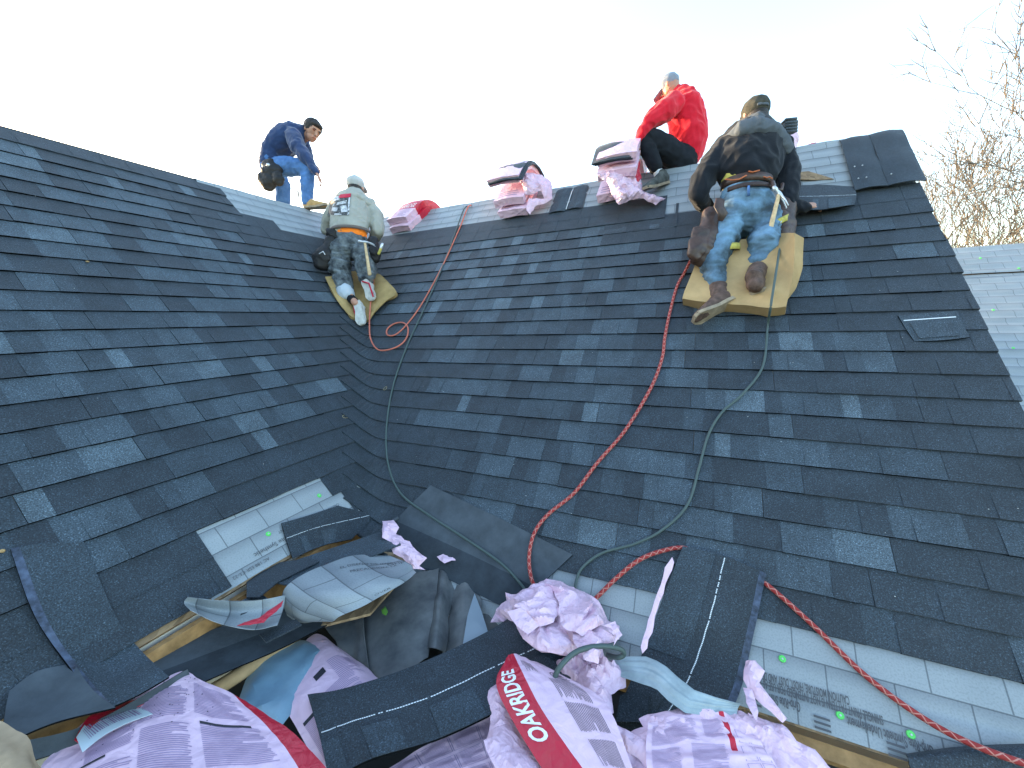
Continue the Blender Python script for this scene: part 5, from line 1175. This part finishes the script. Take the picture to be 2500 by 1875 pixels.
o = outline_sheet('wrapper_shred', pz(-1.155, (512, 1352), (560, 1335), (612, 1298), (608, 1310), (570, 1345), (540, 1350)), None, M_REDF, None, .012, .006, .006, 14, 24, rag=.004); tag(o, 'thin red wrapper shred on the underlayment tongue', 'plastic scrap')
# grey membrane folds
M_MEM = mat('grey_rubber_sheet', (.115, .12, .12), .6, .35, .3, 15, .5, 4, var2=(.05, .056, .062))
mem = thing('rubber_sheet', PZ(860, 1350, -1.45), 'crumpled dark grey rubber sheet with pleats lying between the eaves', 'rubber sheet')
for ctrl in ([[(700, 1352, -1.44), (740, 1305, -1.42), (786, 1268, -1.38)], [(730, 1400, -1.46), (765, 1370, -1.44), (784, 1350, -1.40)], [(700, 1470, -1.50), (760, 1480, -1.48), (800, 1470, -1.46)]],
             [[(778, 1270, -1.42), (860, 1245, -1.36), (948, 1228, -1.34)], [(780, 1350, -1.44), (850, 1340, -1.38), (940, 1310, -1.37)], [(780, 1470, -1.47), (860, 1460, -1.42), (925, 1420, -1.42)]],
             [[(940, 1232, -1.40), (955, 1232, -1.34), (985, 1262, -1.40)], [(930, 1310, -1.41), (948, 1312, -1.35), (972, 1330, -1.42)], [(915, 1400, -1.44), (938, 1400, -1.38), (962, 1410, -1.44)]],
             [[(972, 1265, -1.42), (1000, 1252, -1.36), (1018, 1252, -1.38)], [(970, 1330, -1.43), (1000, 1325, -1.38), (1040, 1300, -1.40)], [(955, 1415, -1.47), (1000, 1400, -1.42), (1030, 1390, -1.44)]],
             [[(1010, 1262, -1.44), (1050, 1285, -1.43), (1100, 1325, -1.46)], [(1020, 1320, -1.46), (1055, 1330, -1.45), (1090, 1350, -1.48)], [(1020, 1400, -1.50), (1060, 1390, -1.48), (1100, 1380, -1.50)]]):
    S = patch([[PZ(*q) for q in r] for r in ctrl], 14, 14, lambda u, v: .008*noise.noise(V((u*3+ctrl[0][0][0], v*3, 1)))+.012*crease(V((u, v, ctrl[0][0][0])), 2, 5)); patch_obj('pleat', S, M_MEM, mem, .003)
o = outline_sheet('film_scrap', pz(-1.385, (1025, 1282), (1040, 1320), (1056, 1372), (1000, 1392), (1010, 1330)), None, mat('pale_grey_film', (.22, .27, .31), .4), None, .03, .005, .008, 6, 25); tag(o, 'pale grey film scrap on the right pleats of the rubber sheet', 'plastic scrap')
# leaf
o = outline_sheet('leaf', [PZ(x, y, -1.33) for x, y in ((824, 1318), (832, 1310), (838, 1322), (834, 1330), (826, 1326))], None, mat('leaf_green', (.12, .30, .05), .5), None, .01, .004, .003, 20, 3, edge=.01); tag(o, 'tiny green leaf on the grey rubber sheet', 'leaf')
# ---------------- right slope foot
loose_shingle([[PZ(826, 1190, -1.33), PR(960, 1248, .012), PR(1100, 1318, .012)], [PR(855, 1125, .016), PR(1010, 1195, .016), PR(1160, 1270, .016)], [PR(930, 1048, .018), PR(1085, 1122, .018), PR(1237, 1198, .018)]], 'large pale grey-backed shingle face down on the foot of the right slope', nu=10, nv=40, back=True, seed=11)
r_, S = loose_shingle([[PR(1475, 1180, .032), PR(1425, 1310, .026), PR(1380, 1430, .012), PZ(1322, 1565, -1.50)], [PR(1562, 1200, .036), PR(1528, 1335, .026), PR(1480, 1470, .014), PZ(1400, 1590, -1.50)], [PR(1655, 1238, .036), PR(1628, 1370, .026), PR(1590, 1515, .016), PZ(1500, 1640, -1.50)]], 'long black shingle lying lengthwise down the right eave, blue sealant on its right edge', nu=14, nv=50, tar=True, seed=12)
loose_shingle([[PZ(712, 1690, -1.38), PZ(800, 1640, -1.37), PZ(960, 1590, -1.37), PZ(1150, 1500, -1.38), PZ(1300, 1440, -1.40)], [PZ(690, 1590, -1.375), PZ(770, 1560, -1.365), PZ(930, 1510, -1.36), PZ(1100, 1430, -1.37), PZ(1240, 1370, -1.39)], [PZ(664, 1500, -1.37), PZ(750, 1485, -1.355), PZ(900, 1435, -1.35), PZ(1060, 1360, -1.36), PZ(1160, 1290, -1.38)]], 'full black shingle with white dotted line lying across the wrappers at bottom centre', nu=14, nv=60, tar=False, seed=13, th=.009)
S0 = patch([[PZ(664, 1502, -1.364), PZ(750, 1487, -1.349), PZ(900, 1437, -1.344), PZ(1060, 1362, -1.354), PZ(1160, 1292, -1.374)], [PZ(668, 1515, -1.364), PZ(755, 1500, -1.349), PZ(905, 1450, -1.344), PZ(1066, 1375, -1.354), PZ(1168, 1305, -1.374)]], 4, 40)
# rolled shingle bottom right
loose_shingle([[PR(1955, 1628, .02), PR(2080, 1612, .02), PR(2240, 1605, .02)], [PR(1962, 1640, .05), PR(2090, 1628, .05), PR(2250, 1620, .05)], [PR(1972, 1690, .05), PR(2090, 1680, .05), PR(2250, 1670, .05)]], 'dark blue-black shingle edge curling in at the bottom right corner', nu=8, nv=20, dots=False, tabs=False, seed=14, tar=False, tone=0)
# ---------------- wrappers
W = lambda rows, nu=30, nv=30, f=None: patch([[PZ(*q) for q in r] for r in rows], nu, nv, f)
def wrap_f(seed, a=.010, sc=3): return lambda u, v: a*2*crease(V((u, v, seed)), sc, seed, K=6)
rn = random.Random(31)
# big left wrapper
S = W([[(95, 1645, -1.235), (60, 1720, -1.235), (10, 1800, -1.235), (-60, 1900, -1.235)], [(215, 1538, -1.245), (200, 1625, -1.240), (190, 1740, -1.240), (150, 1880, -1.240)], [(385, 1453, -1.255), (350, 1560, -1.250), (340, 1720, -1.245), (330, 1880, -1.245)],
       [(440, 1472, -1.265), (480, 1570, -1.255), (520, 1710, -1.250), (540, 1880, -1.250)], [(532, 1512, -1.280), (628, 1580, -1.270), (712, 1672, -1.260), (790, 1860, -1.260)]], 70, 70, wrap_f(3, .006, 3.2))
wk = thing('plastic_wrapper', SL(S, .5, .5)[0], 'big pink wrapper printed with violet text columns and edged by a red stripe, bottom left', 'plastic wrapper')
# patch(): rows run along u here, so u = down the sheet, v = left to right
patch_obj('film', S, M_FILMF, wk, .001, mi_f=lambda u, v: 1 if v > .925 else 0)
prt = []
for (v0, v1, u0, u1, k) in ((.40, .60, .10, .30, 13), (.64, .88, .06, .28, 15), (.22, .40, .26, .40, 10), (.42, .62, .34, .56, 15), (.66, .89, .33, .55, 15), (.20, .40, .46, .66, 12), (.43, .63, .60, .8, 12), (.67, .9, .60, .8, 12)):
    prt.append(lines_geo(S, u0, u1, v0, v1, k, 'v', .5, .35, rn))
part('printed_text', join(prt), M_INK, wk, False)
part('printed_bar', join([lines_geo(S, u, u+.018, v0, v1, 1, 'v', .8, 0, rn, .002) for u, v0, v1 in ((.315, .66, .86), (.40, .20, .30), (.58, .43, .60), (.20, .28, .33))]), M_INKD, wk, False)
dots_ = []
for i in range(90):
    u, v = rn.uniform(0, .35), rn.gauss(.45, .12); p, n = SL(S, u, max(.02, min(.9, v))); dots_.append(ball(p+n*.001, rn.uniform(.001, .0028), (1, 1, .3), sub=1))
tag(part('grit', join(dots_), M_INKD, wk, False), kind='stuff')
# barcode flap
Sb = W([[(165, 1592, -1.21), (178, 1625, -1.21)], [(190, 1560, -1.22), (225, 1588, -1.22)], [(240, 1540, -1.235), (275, 1562, -1.23)], [(308, 1530, -1.25), (330, 1542, -1.245)]], 12, 30)
bf = thing('wrapper_end', SL(Sb, .5, .5)[0], 'white barcode panel on the folded end of a wrapper, beside the big pink one', 'plastic wrapper')
patch_obj('panel', Sb, [mat('white_film', (.62, .72, .76), .4)], bf, .001)
x = .16; bars = []
while x < .92:
    w_ = rn.choice((.008, .014, .022)); bars.append(lines_geo(Sb, .12, .72, x, x+w_, 1, 'u', .9, 0, rn)); x += w_+rn.choice((.012, .02))
part('barcode', join(bars), M_INK, bf, False)
Sr = W([[(160, 1598, -1.215), (172, 1606, -1.215)], [(192, 1548, -1.22), (206, 1562, -1.22)], [(245, 1522, -1.235), (250, 1540, -1.235)], [(300, 1508, -1.25), (308, 1522, -1.25)], [(340, 1480, -1.265), (352, 1492, -1.265)], [(378, 1456, -1.28), (386, 1462, -1.28)]], 6, 30)
o = patch_obj('wrapper_shred', Sr, M_REDF, None, .002); tag(o, 'red wrapper rim behind the barcode panel', 'plastic scrap')
# second pink sheet with print, behind the bottom centre shingle
S = W([[(575, 1470, -1.43), (630, 1555, -1.42), (700, 1680, -1.42)], [(625, 1425, -1.42), (680, 1500, -1.39), (760, 1620, -1.40)], [(680, 1370, -1.42), (750, 1440, -1.395), (840, 1560, -1.41)], [(735, 1400, -1.45), (810, 1458, -1.44), (880, 1540, -1.44)]], 40, 40, wrap_f(8, .004, 3))
wl_ = thing('plastic_wrapper', SL(S, .5, .5)[0], 'pink wrapper with a peaked top between the blue sheet and the bottom centre shingle', 'plastic wrapper')
patch_obj('film', S, M_FILMF, wl_, .001, mi_f=lambda u, v: 0)
part('printed_text', join([lines_geo(S, .35, .55, .55, .85, 9, 'v', .45, .5, rn), lines_geo(S, .62, .98, .08, .35, 24, 'v', .45, .35, rn), lines_geo(S, .55, .8, .4, .7, 14, 'v', .45, .35, rn)]), M_INK, wl_, False)
part('printed_bar', join([lines_geo(S, .36, .42, .40, .50, 1, 'v', .9, 0, rn, .002), lines_geo(S, .60, .63, .08, .30, 1, 'v', .9, 0, rn, .002)]), M_INKD, wl_, False)
# printed sheet right of it, under the shingle
S = W([[(790, 1690, -1.47), (860, 1760, -1.46)], [(940, 1600, -1.47), (1000, 1720, -1.46)], [(1065, 1545, -1.47), (1110, 1690, -1.46)], [(1180, 1480, -1.48), (1240, 1660, -1.47)]], 40, 40, wrap_f(12, .006, 3))
wn2 = thing('plastic_wrapper', SL(S, .5, .5)[0], 'pale wrapper covered in small diagrams, under the lower edge of the bottom centre shingle', 'plastic wrapper')
patch_obj('film', S, M_FILMF, wn2, .001, mi_f=lambda u, v: 2)
geo = [lines_geo(S, .05+.3*i, .28+.3*i, .08+.17*j, .21+.17*j, rn.choice((6, 9, 12)), 'v', .4, .4, rn) for i in range(3) for j in range(5)]
for i in range(3):
    for j in range(5):
        a, b = .05+.3*i, .06+.17*j; geo.append(seg_line(S, [(a, b), (a+.25, b), (a+.25, b+.16), (a, b+.16), (a, b)], .004))
part('printed_diagrams', join(geo), M_INK, wn2, False)
# red wrapper with the brand band
S = W([[(1092, 1425, -1.30), (1072, 1478, -1.30), (1112, 1565, -1.31), (1190, 1690, -1.32)], [(1106, 1412, -1.30), (1128, 1466, -1.28), (1175, 1552, -1.28), (1262, 1675, -1.30)], [(1150, 1426, -1.31), (1205, 1472, -1.28), (1250, 1545, -1.28), (1320, 1670, -1.30)], [(1192, 1446, -1.33), (1290, 1500, -1.31), (1330, 1560, -1.31), (1375, 1680, -1.33)]], 40, 60, wrap_f(7, .005, 2.6))
# here v = across (0 left .. 1 right), u = top to bottom
wo = thing('plastic_wrapper', SL(S, .5, .5)[0], 'torn wrapper with a red band lettered OAKRIDGE in white, bottom centre', 'plastic wrapper')
patch_obj('film', S, M_FILMF, wo, .001, mi_f=lambda u, v: 1 if v < .36 else 2)
text_on(S, 'OAKRIDGE', (.80, .265), (-.118, 0), (0, -.27), M_INKW, wo, bold=True)
part('printed_text', join([lines_geo(S, .30, .52, .60, .88, 13, 'u', .4, .3, rn), lines_geo(S, .56, .78, .60, .90, 13, 'u', .4, .3, rn), lines_geo(S, .10, .24, .42, .55, 6, 'u', .4, .3, rn), lines_geo(S, .82, .97, .62, .9, 12, 'u', .4, .3, rn)]), M_INKD, wo, False)
ring_pts = [(.25+.045*math.cos(a), .74+.085*math.sin(a)) for a in [i*2*math.pi/20 for i in range(21)]]; ring_in = [(.25+.032*math.cos(a), .74+.06*math.sin(a)) for a in [i*2*math.pi/20 for i in range(21)]]
part('round_seal', join([seg_line(S, ring_pts, .006), seg_line(S, ring_in, .004), lines_geo(S, .232, .268, .71, .77, 3, 'v', .6, 0, rn, .002)]), M_INKD, wo, False)
def osheet(label, z, q, seed, red=None, hump=.03, amp=.012, sc=8, step=.018, cat='plastic wrapper', name='plastic_wrapper', m=None, rag=.004, edge=.05, n_up=V((0, 0, 1)), group=None):
    pts = [PZ(a[0], a[1], a[2] if len(a) > 2 else z) for a in q]
    o = outline_sheet(name, pts, None, m or M_FILM, None, step, hump, amp, sc, seed, edge=edge, rag=rag, mi_f=red, n_up=n_up); tag(o, label, cat, group); return o
osheet('pink torn flap with red lower corner, left of the lettered wrapper', -1.38, ((1048, 1492), (1075, 1478), (1100, 1500), (1110, 1560), (1150, 1620), (1190, 1680), (1080, 1700), (1050, 1600), (1060, 1560)), 40, lambda x, y, z: 0)
osheet('red wrapper fold at the bottom edge left of the lettered wrapper', -1.34, ((1045, 1600), (1075, 1590), (1110, 1620), (1160, 1650), (1180, 1700), (1100, 1700), (1060, 1640)), 41, lambda x, y, z: 1, .015)
tilt = (V((0, 0, 1))-FWD*.9).normalized()
osheet('big crumpled ball of pink wrapper where the red rope and green hose end', -1.36, ((1060, 1345, -1.40), (1075, 1315, -1.38), (1095, 1298, -1.34), (1092, 1282, -1.32), (1130, 1286, -1.28), (1180, 1250, -1.24), (1215, 1258, -1.24), (1262, 1278, -1.27), (1290, 1300, -1.30), (1315, 1340, -1.34), (1338, 1352, -1.36), (1336, 1382, -1.38), (1300, 1392, -1.38), (1290, 1412, -1.37), (1230, 1418, -1.36), (1170, 1408, -1.36), (1130, 1380, -1.36), (1112, 1345, -1.38)), 42, lambda x, y, z: 0, .075, .085, 4.2, .011, edge=.08, n_up=tilt)
tilt2 = (V((0, 0, 1))-FWD*.5-RT*.6).normalized(); tilt3 = (V((0, 0, 1))-FWD*.7+RT*.6).normalized()
PB = []
for q_, z_, sd_, nn_, hm_, am_ in ((((1098, 1296), (1150, 1262), (1190, 1256), (1212, 1300), (1196, 1345), (1150, 1352), (1108, 1330)), -1.235, 61, tilt2, .035, .045), (((1190, 1262), (1240, 1268), (1290, 1302), (1306, 1345), (1262, 1372), (1212, 1350), (1204, 1300)), -1.225, 62, tilt3, .03, .045),
        (((1120, 1345), (1165, 1338), (1215, 1352), (1240, 1392), (1215, 1412), (1165, 1404), (1130, 1380)), -1.265, 63, tilt, .03, .03), (((1236, 1352), (1290, 1350), (1330, 1362), (1330, 1385), (1300, 1392), (1296, 1432), (1262, 1424), (1240, 1392)), -1.25, 64, tilt3, .03, .045)):
    o = outline_sheet('plastic_wrapper', [PZ(a, b, z_) for a, b in q_], None, M_FILM, None, .010, hm_, am_, 5.5, sd_, edge=.05, rag=.004, n_up=nn_, mi_f=lambda x, y, z: 0); PB.append(o)
for o, lb in zip(PB, ('upper left fold of the crumpled pink wrapper ball', 'upper right fold of the crumpled pink wrapper ball', 'lower left fold of the crumpled pink wrapper ball', 'lower right fold of the crumpled pink wrapper ball')): tag(o, lb, 'plastic wrapper')
osheet('red torn patch on the left of the crumpled pink ball', -1.27, ((1096, 1322, -1.19), (1128, 1312, -1.18), (1164, 1352, -1.19), (1140, 1370, -1.20), (1116, 1352, -1.20)), 43, lambda x, y, z: 1, .01, .01, 9, .014, name='wrapper_shred', cat='plastic scrap', n_up=tilt)
osheet('red curled strip on the right edge of the crumpled pink ball', -1.27, ((1305, 1352, -1.20), (1328, 1343, -1.20), (1344, 1372, -1.21), (1326, 1394, -1.21), (1331, 1372, -1.205), (1320, 1357, -1.20)), 44, lambda x, y, z: 1, .006, .006, 9, .012, name='wrapper_shred', cat='plastic scrap', n_up=tilt)
o = osheet('crumpled pink and printed shreds just below the pink ball', -1.40, ((1195, 1440), (1215, 1425), (1262, 1412), (1300, 1400), (1310, 1430), (1345, 1440), (1352, 1480), (1320, 1500), (1325, 1540), (1290, 1560), (1262, 1525), (1240, 1480), (1205, 1462)), 45, lambda x, y, z: 3 if crease(V((x, y, 0)), 4, 9) > .12 else 0, .05, .04, 8, .014, edge=.06)
osheet('wide torn pink wrapper with faint printing, bottom right of centre', -1.40, ((1390, 1575, -1.40), (1380, 1550, -1.38), (1400, 1545, -1.38), (1470, 1530, -1.37), (1530, 1528, -1.36), (1600, 1535, -1.36), (1650, 1560, -1.38), (1700, 1610, -1.40), (1790, 1668, -1.42), (1790, 1720, -1.42), (1400, 1740, -1.40), (1300, 1690, -1.42), (1310, 1600, -1.42)), 46, lambda x, y, z: 0, .03, .022, 5, .018)
S = W([[(1400, 1560, -1.355), (1395, 1620, -1.35), (1400, 1690, -1.35)], [(1470, 1545, -1.345), (1480, 1610, -1.345), (1490, 1690, -1.345)], [(1550, 1540, -1.34), (1575, 1605, -1.34), (1600, 1690, -1.345)], [(1610, 1550, -1.35), (1650, 1610, -1.35), (1700, 1690, -1.36)]], 40, 40, wrap_f(17, .014, 2.4))
wq = thing('plastic_wrapper', SL(S, .5, .5)[0], 'wrinkled pink wrapper with violet text blocks and a thin red stripe, lower right of centre', 'plastic wrapper')
patch_obj('film', S, M_FILMF, wq, .001, mi_f=lambda u, v: 1 if abs(v-.70) < .02 and u < .6 else 0)
part('printed_text', join([lines_geo(S, .08, .45, .05, .45, 26, 'v', .45, .35, rn), lines_geo(S, .5, .9, .05, .3, 24, 'v', .45, .35, rn), lines_geo(S, .1, .4, .5, .66, 16, 'v', .45, .35, rn), lines_geo(S, .5, .9, .38, .64, 18, 'v', .45, .35, rn)]), M_INK, wq, False)
part('printed_diagrams', join([seg_line(S, [(a, b), (a+.2, b), (a+.2, b+.10), (a, b+.10), (a, b)], .005) for a in (.3, .55, .78) for b in (.76, .88)]), M_INK, wq, False)
osheet('narrow pink strip along the left edge of the long eave shingle', 0, ((1452, 1203, -1.03), (1456, 1215, -1.05), (1425, 1300, -1.17), (1398, 1400, -1.28), (1388, 1412, -1.30), (1384, 1398, -1.28), (1400, 1340, -1.22), (1420, 1280, -1.14), (1436, 1225, -1.06)), 47, lambda x, y, z: 0, .002, .003, 12, .012, name='wrapper_shred', cat='plastic scrap', edge=.02, n_up=RP.n)
osheet('pink and red shred poking out right of the long eave shingle', -1.27, ((1612, 1430, -1.28), (1632, 1425, -1.27), (1652, 1448, -1.27), (1640, 1470, -1.28), (1660, 1500, -1.30), (1700, 1555, -1.34), (1690, 1566, -1.35), (1650, 1530, -1.33), (1620, 1500, -1.32), (1606, 1470, -1.30)), 48, lambda x, y, z: 0, .02, .02, 8, .014, edge=.03)
osheet('red corner under the pink shred right of the long eave shingle', -1.30, ((1605, 1485), (1625, 1490), (1638, 1540), (1634, 1560), (1612, 1520)), 49, lambda x, y, z: 1, .01, .01, 9, .014, name='wrapper_shred', cat='plastic scrap')
osheet('ragged pink tails trailing over the weathered eave board', -1.37, ((1615, 1540, -1.36), (1650, 1555, -1.36), (1700, 1572, -1.36), (1720, 1600, -1.37), (1760, 1620, -1.38), (1800, 1668, -1.4), (1740, 1668, -1.4), (1690, 1620, -1.38), (1640, 1600, -1.37)), 50, lambda x, y, z: 0, .02, .02, 8, .014, rag=.009)
osheet('rolled pink rim along the pale blue plastic at bottom centre', -1.38, ((1298, 1552), (1320, 1560), (1380, 1590), (1440, 1640), (1470, 1700), (1430, 1700), (1380, 1640), (1330, 1600), (1300, 1575)), 51, lambda x, y, z: 0, .02, .01, 9, .014, edge=.025)
osheet('pale blue-grey plastic film showing between wrappers at bottom centre', -1.43, ((1285, 1560), (1340, 1590), (1420, 1660), (1430, 1720), (1300, 1720), (1290, 1640)), 52, None, .012, .006, 4, .03, m=mat('pale_blue_film', (.30, .44, .48), .35, .5), cat='plastic sheet', name='plastic_sheet', rag=0)
M_CLR = mat('frosted_film', (.30, .37, .39), .3, .5, .2, 30, .2, 12)
S = W([[(1325, 1420, -1.36), (1395, 1418, -1.33), (1440, 1440, -1.31), (1500, 1490, -1.31), (1600, 1520, -1.33)], [(1330, 1438, -1.37), (1390, 1445, -1.34), (1430, 1465, -1.32), (1490, 1515, -1.32), (1595, 1528, -1.34)], [(1335, 1460, -1.38), (1390, 1478, -1.35), (1420, 1490, -1.34), (1480, 1540, -1.34), (1590, 1548, -1.35)]], 8, 40, lambda u, v: .006*math.sin(v*14)*0+.008*crease(V((u*.4, v, 2)), 3, 4))
o = patch_obj('plastic_strip', S, M_CLR, None, .001); tag(o, 'frosted release-film strip bent across the long eave shingle', 'plastic strip')
osheet('torn pink wrapper scrap with print draped at the foot of the valley', 0, ((826, 1126, -1.12), (850, 1124, -1.12), (862, 1140, -1.14), (855, 1155, -1.16), (885, 1170, -1.18), (900, 1190, -1.20), (922, 1205, -1.22), (905, 1222, -1.25), (920, 1232, -1.27), (890, 1230, -1.26), (870, 1205, -1.22), (850, 1195, -1.20), (845, 1170, -1.16), (825, 1160, -1.14)), 53, lambda x, y, z: 0, .02, .02, 9, .012, edge=.04, rag=.006, n_up=tilt)
osheet('little pink shred beside the valley-foot wrapper scrap', -1.29, ((944, 1203), (958, 1198), (985, 1202), (995, 1210), (975, 1210), (960, 1216)), 54, lambda x, y, z: 0, .008, .008, 12, .012, name='wrapper_shred', cat='plastic scrap', n_up=tilt)
osheet('black offcut shingle corner under the frosted strip', -1.46, ((1340, 1500), (1400, 1490), (1400, 1560), (1330, 1560)), 55, None, 0, .004, 3, .03, m=G[0], name='shingle_scrap', cat='shingle scrap', rag=0)
# ------------------------------------------------------------------ ropes and hoses
def smooth_path(pts, k=8):
    out = []; n = len(pts)
    for i in range(n-1):
        a, b, c, d = pts[max(0, i-1)], pts[i], pts[i+1], pts[min(n-1, i+2)]
        for q in range(k): u = q/k; out.append((b*2+(c-a)*u+(a*2-b*5+c*4-d)*u*u+(b*3-a-c*3+d)*u**3)*.5)
    out.append(pts[-1]); return out
def rope(name, pts, r, m, label, cat, ns=8):
    P_ = smooth_path(pts); vs, fs, uv = [], [], []; s = 0; n = len(P_); up = V((0, 0, 1))
    for i, p in enumerate(P_):
        t = (P_[min(n-1, i+1)]-P_[max(0, i-1)]).normalized(); a = t.cross(up)
        a = a.normalized() if a.length > .05 else t.orthogonal().normalized(); b = a.cross(t)
        if i: s += (p-P_[i-1]).length
        for j in range(ns): an = 2*math.pi*j/ns; vs.append(p+(a*math.cos(an)+b*math.sin(an))*r); uv.append((s, j/ns))
    for i in range(n-1):
        for j in range(ns): q = i*ns+j; q2 = i*ns+(j+1) % ns; fs.append((q, q2, q2+ns, q+ns))
    fs += [tuple(range(ns))[::-1], tuple((n-1)*ns+j for j in range(ns))]
    me = mesh_pd(vs, fs, smooth=True); l = me.uv_layers.new(name='uv')
    for pg in me.polygons:
        wrap = len(pg.vertices) == 4 and any(v % ns == 0 for v in pg.vertices) and any(v % ns == ns-1 for v in pg.vertices)
        for li in pg.loop_indices:
            vi = me.loops[li].vertex_index; u, v = uv[vi]; l.data[li].uv = (u, 1.0 if wrap and vi % ns == 0 else v)
    return tag(link(name, me, None, m), label, cat)
def rope_mat(name, c1, c2, f=28):
    m = bpy.data.materials.new(name); m.use_nodes = True; nt = m.node_tree; b = nt.nodes['Principled BSDF']; b.inputs['Roughness'].default_value = .85
    tc = N(nt, 'TexCoord'); sp = N(nt, 'SeparateXYZ'); nt.links.new(tc.outputs['UV'], sp.inputs[0]); outs = []
    for sgn in (1, -1):
        a = N(nt, 'Math', operation='MULTIPLY'); nt.links.new(sp.outputs[0], a.inputs[0]); a.inputs[1].default_value = f
        c = N(nt, 'Math', operation='MULTIPLY_ADD'); nt.links.new(sp.outputs[1], c.inputs[0]); c.inputs[1].default_value = 2*sgn; nt.links.new(a.outputs[0], c.inputs[2])
        fr = N(nt, 'Math', operation='FRACT'); nt.links.new(c.outputs[0], fr.inputs[0]); lt = N(nt, 'Math', operation='LESS_THAN'); nt.links.new(fr.outputs[0], lt.inputs[0]); lt.inputs[1].default_value = .16; outs.append(lt)
    mx = N(nt, 'Math', operation='MAXIMUM'); nt.links.new(outs[0].outputs[0], mx.inputs[0]); nt.links.new(outs[1].outputs[0], mx.inputs[1])
    mi = N(nt, 'Mix', data_type='RGBA'); nt.links.new(mx.outputs[0], mi.inputs[0]); mi.inputs[6].default_value = (*c1, 1); mi.inputs[7].default_value = (*c2, 1); nt.links.new(mi.outputs[2], b.inputs['Base Color'])
    n = N(nt, 'TexNoise', Scale=300.0); nt.links.new(tc.outputs['Object'], n.inputs['Vector']); bp = N(nt, 'Bump', Strength=.5, Distance=.003); nt.links.new(n.outputs['Fac'], bp.inputs['Height']); nt.links.new(bp.outputs[0], b.inputs['Normal']); return m
M_ROPE = rope_mat('red_braid', (.30, .028, .026), (.50, .22, .18))
M_HG = mat('green_rubber', (.06, .09, .085), .5, .4); M_HO = mat('orange_rubber', (.50, .14, .09), .5, .4)
hh = .018
pr = lambda h, *q: [PR(x, y, h) for x, y in q]
rope('rope', [P(1492, 562, 2.76)]+pr(.016, (1478, 590), (1462, 620), (1446, 680), (1436, 730), (1430, 775), (1405, 840), (1350, 930), (1290, 1000), (1240, 1065), (1185, 1110))+pr(.036, (1155, 1150), (1143, 1200))+pr(.05, (1148, 1250), (1165, 1275))+[PZ(1210, 1310, -1.33), PZ(1260, 1310, -1.27)]+pr(.03, (1282, 1297), (1330, 1250), (1380, 1210))+pr(.014, (1430, 1190), (1480, 1184))+pr(.0, (1515, 1212), (1600, 1250), (1632, 1258))+pr(.018, (1655, 1262), (1750, 1345), (1870, 1460))+pr(.03, (2000, 1555))+pr(.075, (2110, 1612), (2230, 1655)), .0098, M_ROPE, 'red braided rope with pale zigzag fleck winding down the right slope', 'rope')
rope('air_hose', [RP.P(-RP.de(PR(1015, 445))[0]*-1, RIDGE+.2, .03)+hd(RP.u)*.12+V((0, 0, -.1))]+pr(.03, (1006, 447))+pr(.016, (985, 498), (950, 590), (910, 680), (880, 745), (850, 830), (835, 920), (838, 1000), (865, 1065))+pr(.03, (930, 1115), (1000, 1160), (1080, 1215), (1122, 1258))+[PZ(1140, 1285, -1.24), PZ(1153, 1312, -1.25)], .0068, M_HG, 'green air hose running from the ridge down beside the valley into the pink wrapper ball', 'hose')
rope('air_hose', [P(1690, 515, 2.66), P(1684, 540, 2.58)]+pr(.19, (1676, 590))+pr(.17, (1668, 640))+pr(.14, (1664, 668))+pr(.016, (1658, 705), (1648, 790), (1605, 850), (1560, 890), (1530, 940), (1510, 1010), (1485, 1090), (1430, 1145), (1370, 1175), (1300, 1195), (1255, 1230), (1241, 1272)), .0068, M_HG, 'green air hose dropping from the tool belt of the worker in black over the foam', 'hose')
rope('air_hose', [PZ(1196, 1470, -1.30), PZ(1210, 1440, -1.25), PZ(1245, 1408, -1.23), PZ(1290, 1396, -1.23), PZ(1335, 1400, -1.25), PZ(1348, 1412, -1.28), PZ(1335, 1420, -1.30), PZ(1312, 1415, -1.33)], .0095, M_HG, 'short loop of green hose arching over the pink shreds at bottom centre', 'hose')
rope('air_hose', [RP.P(-RP.de(PR(1020, 445))[0]*-1, RIDGE+.2, .03)+hd(RP.u)*.12+V((0, 0, -.1))]+pr(.034, (1014, 444))+pr(.016, (994, 490), (958, 570), (915, 650), (882, 697), (856, 722), (838, 724), (836, 712), (850, 700), (870, 697), (881, 708), (878, 730))+pr(.03, (860, 748))+pr(.042, (830, 757), (812, 752))+[WV(800, 730, .045), WV(798, 700, .05), WV(800, 660, .09), WV(806, 620, .09), P(808, 585, 4.0), P(808, 555, 3.96)], .0068, M_HO, 'thin orange air hose with a loop, leading to the worker in the valley', 'hose')
# printed lines are too fine to pick apart
for o in bpy.data.objects:
    b = o.name.split('.')[0]
    if b in ('printed_text', 'print', 'barcode', 'release_line', 'printed_diagrams', 'printed_bar', 'round_seal') and o.parent: o['kind'] = 'stuff'
    if 'label' in o and len(o['label'].split()) > 16: print('LONG', o.name, o['label'])
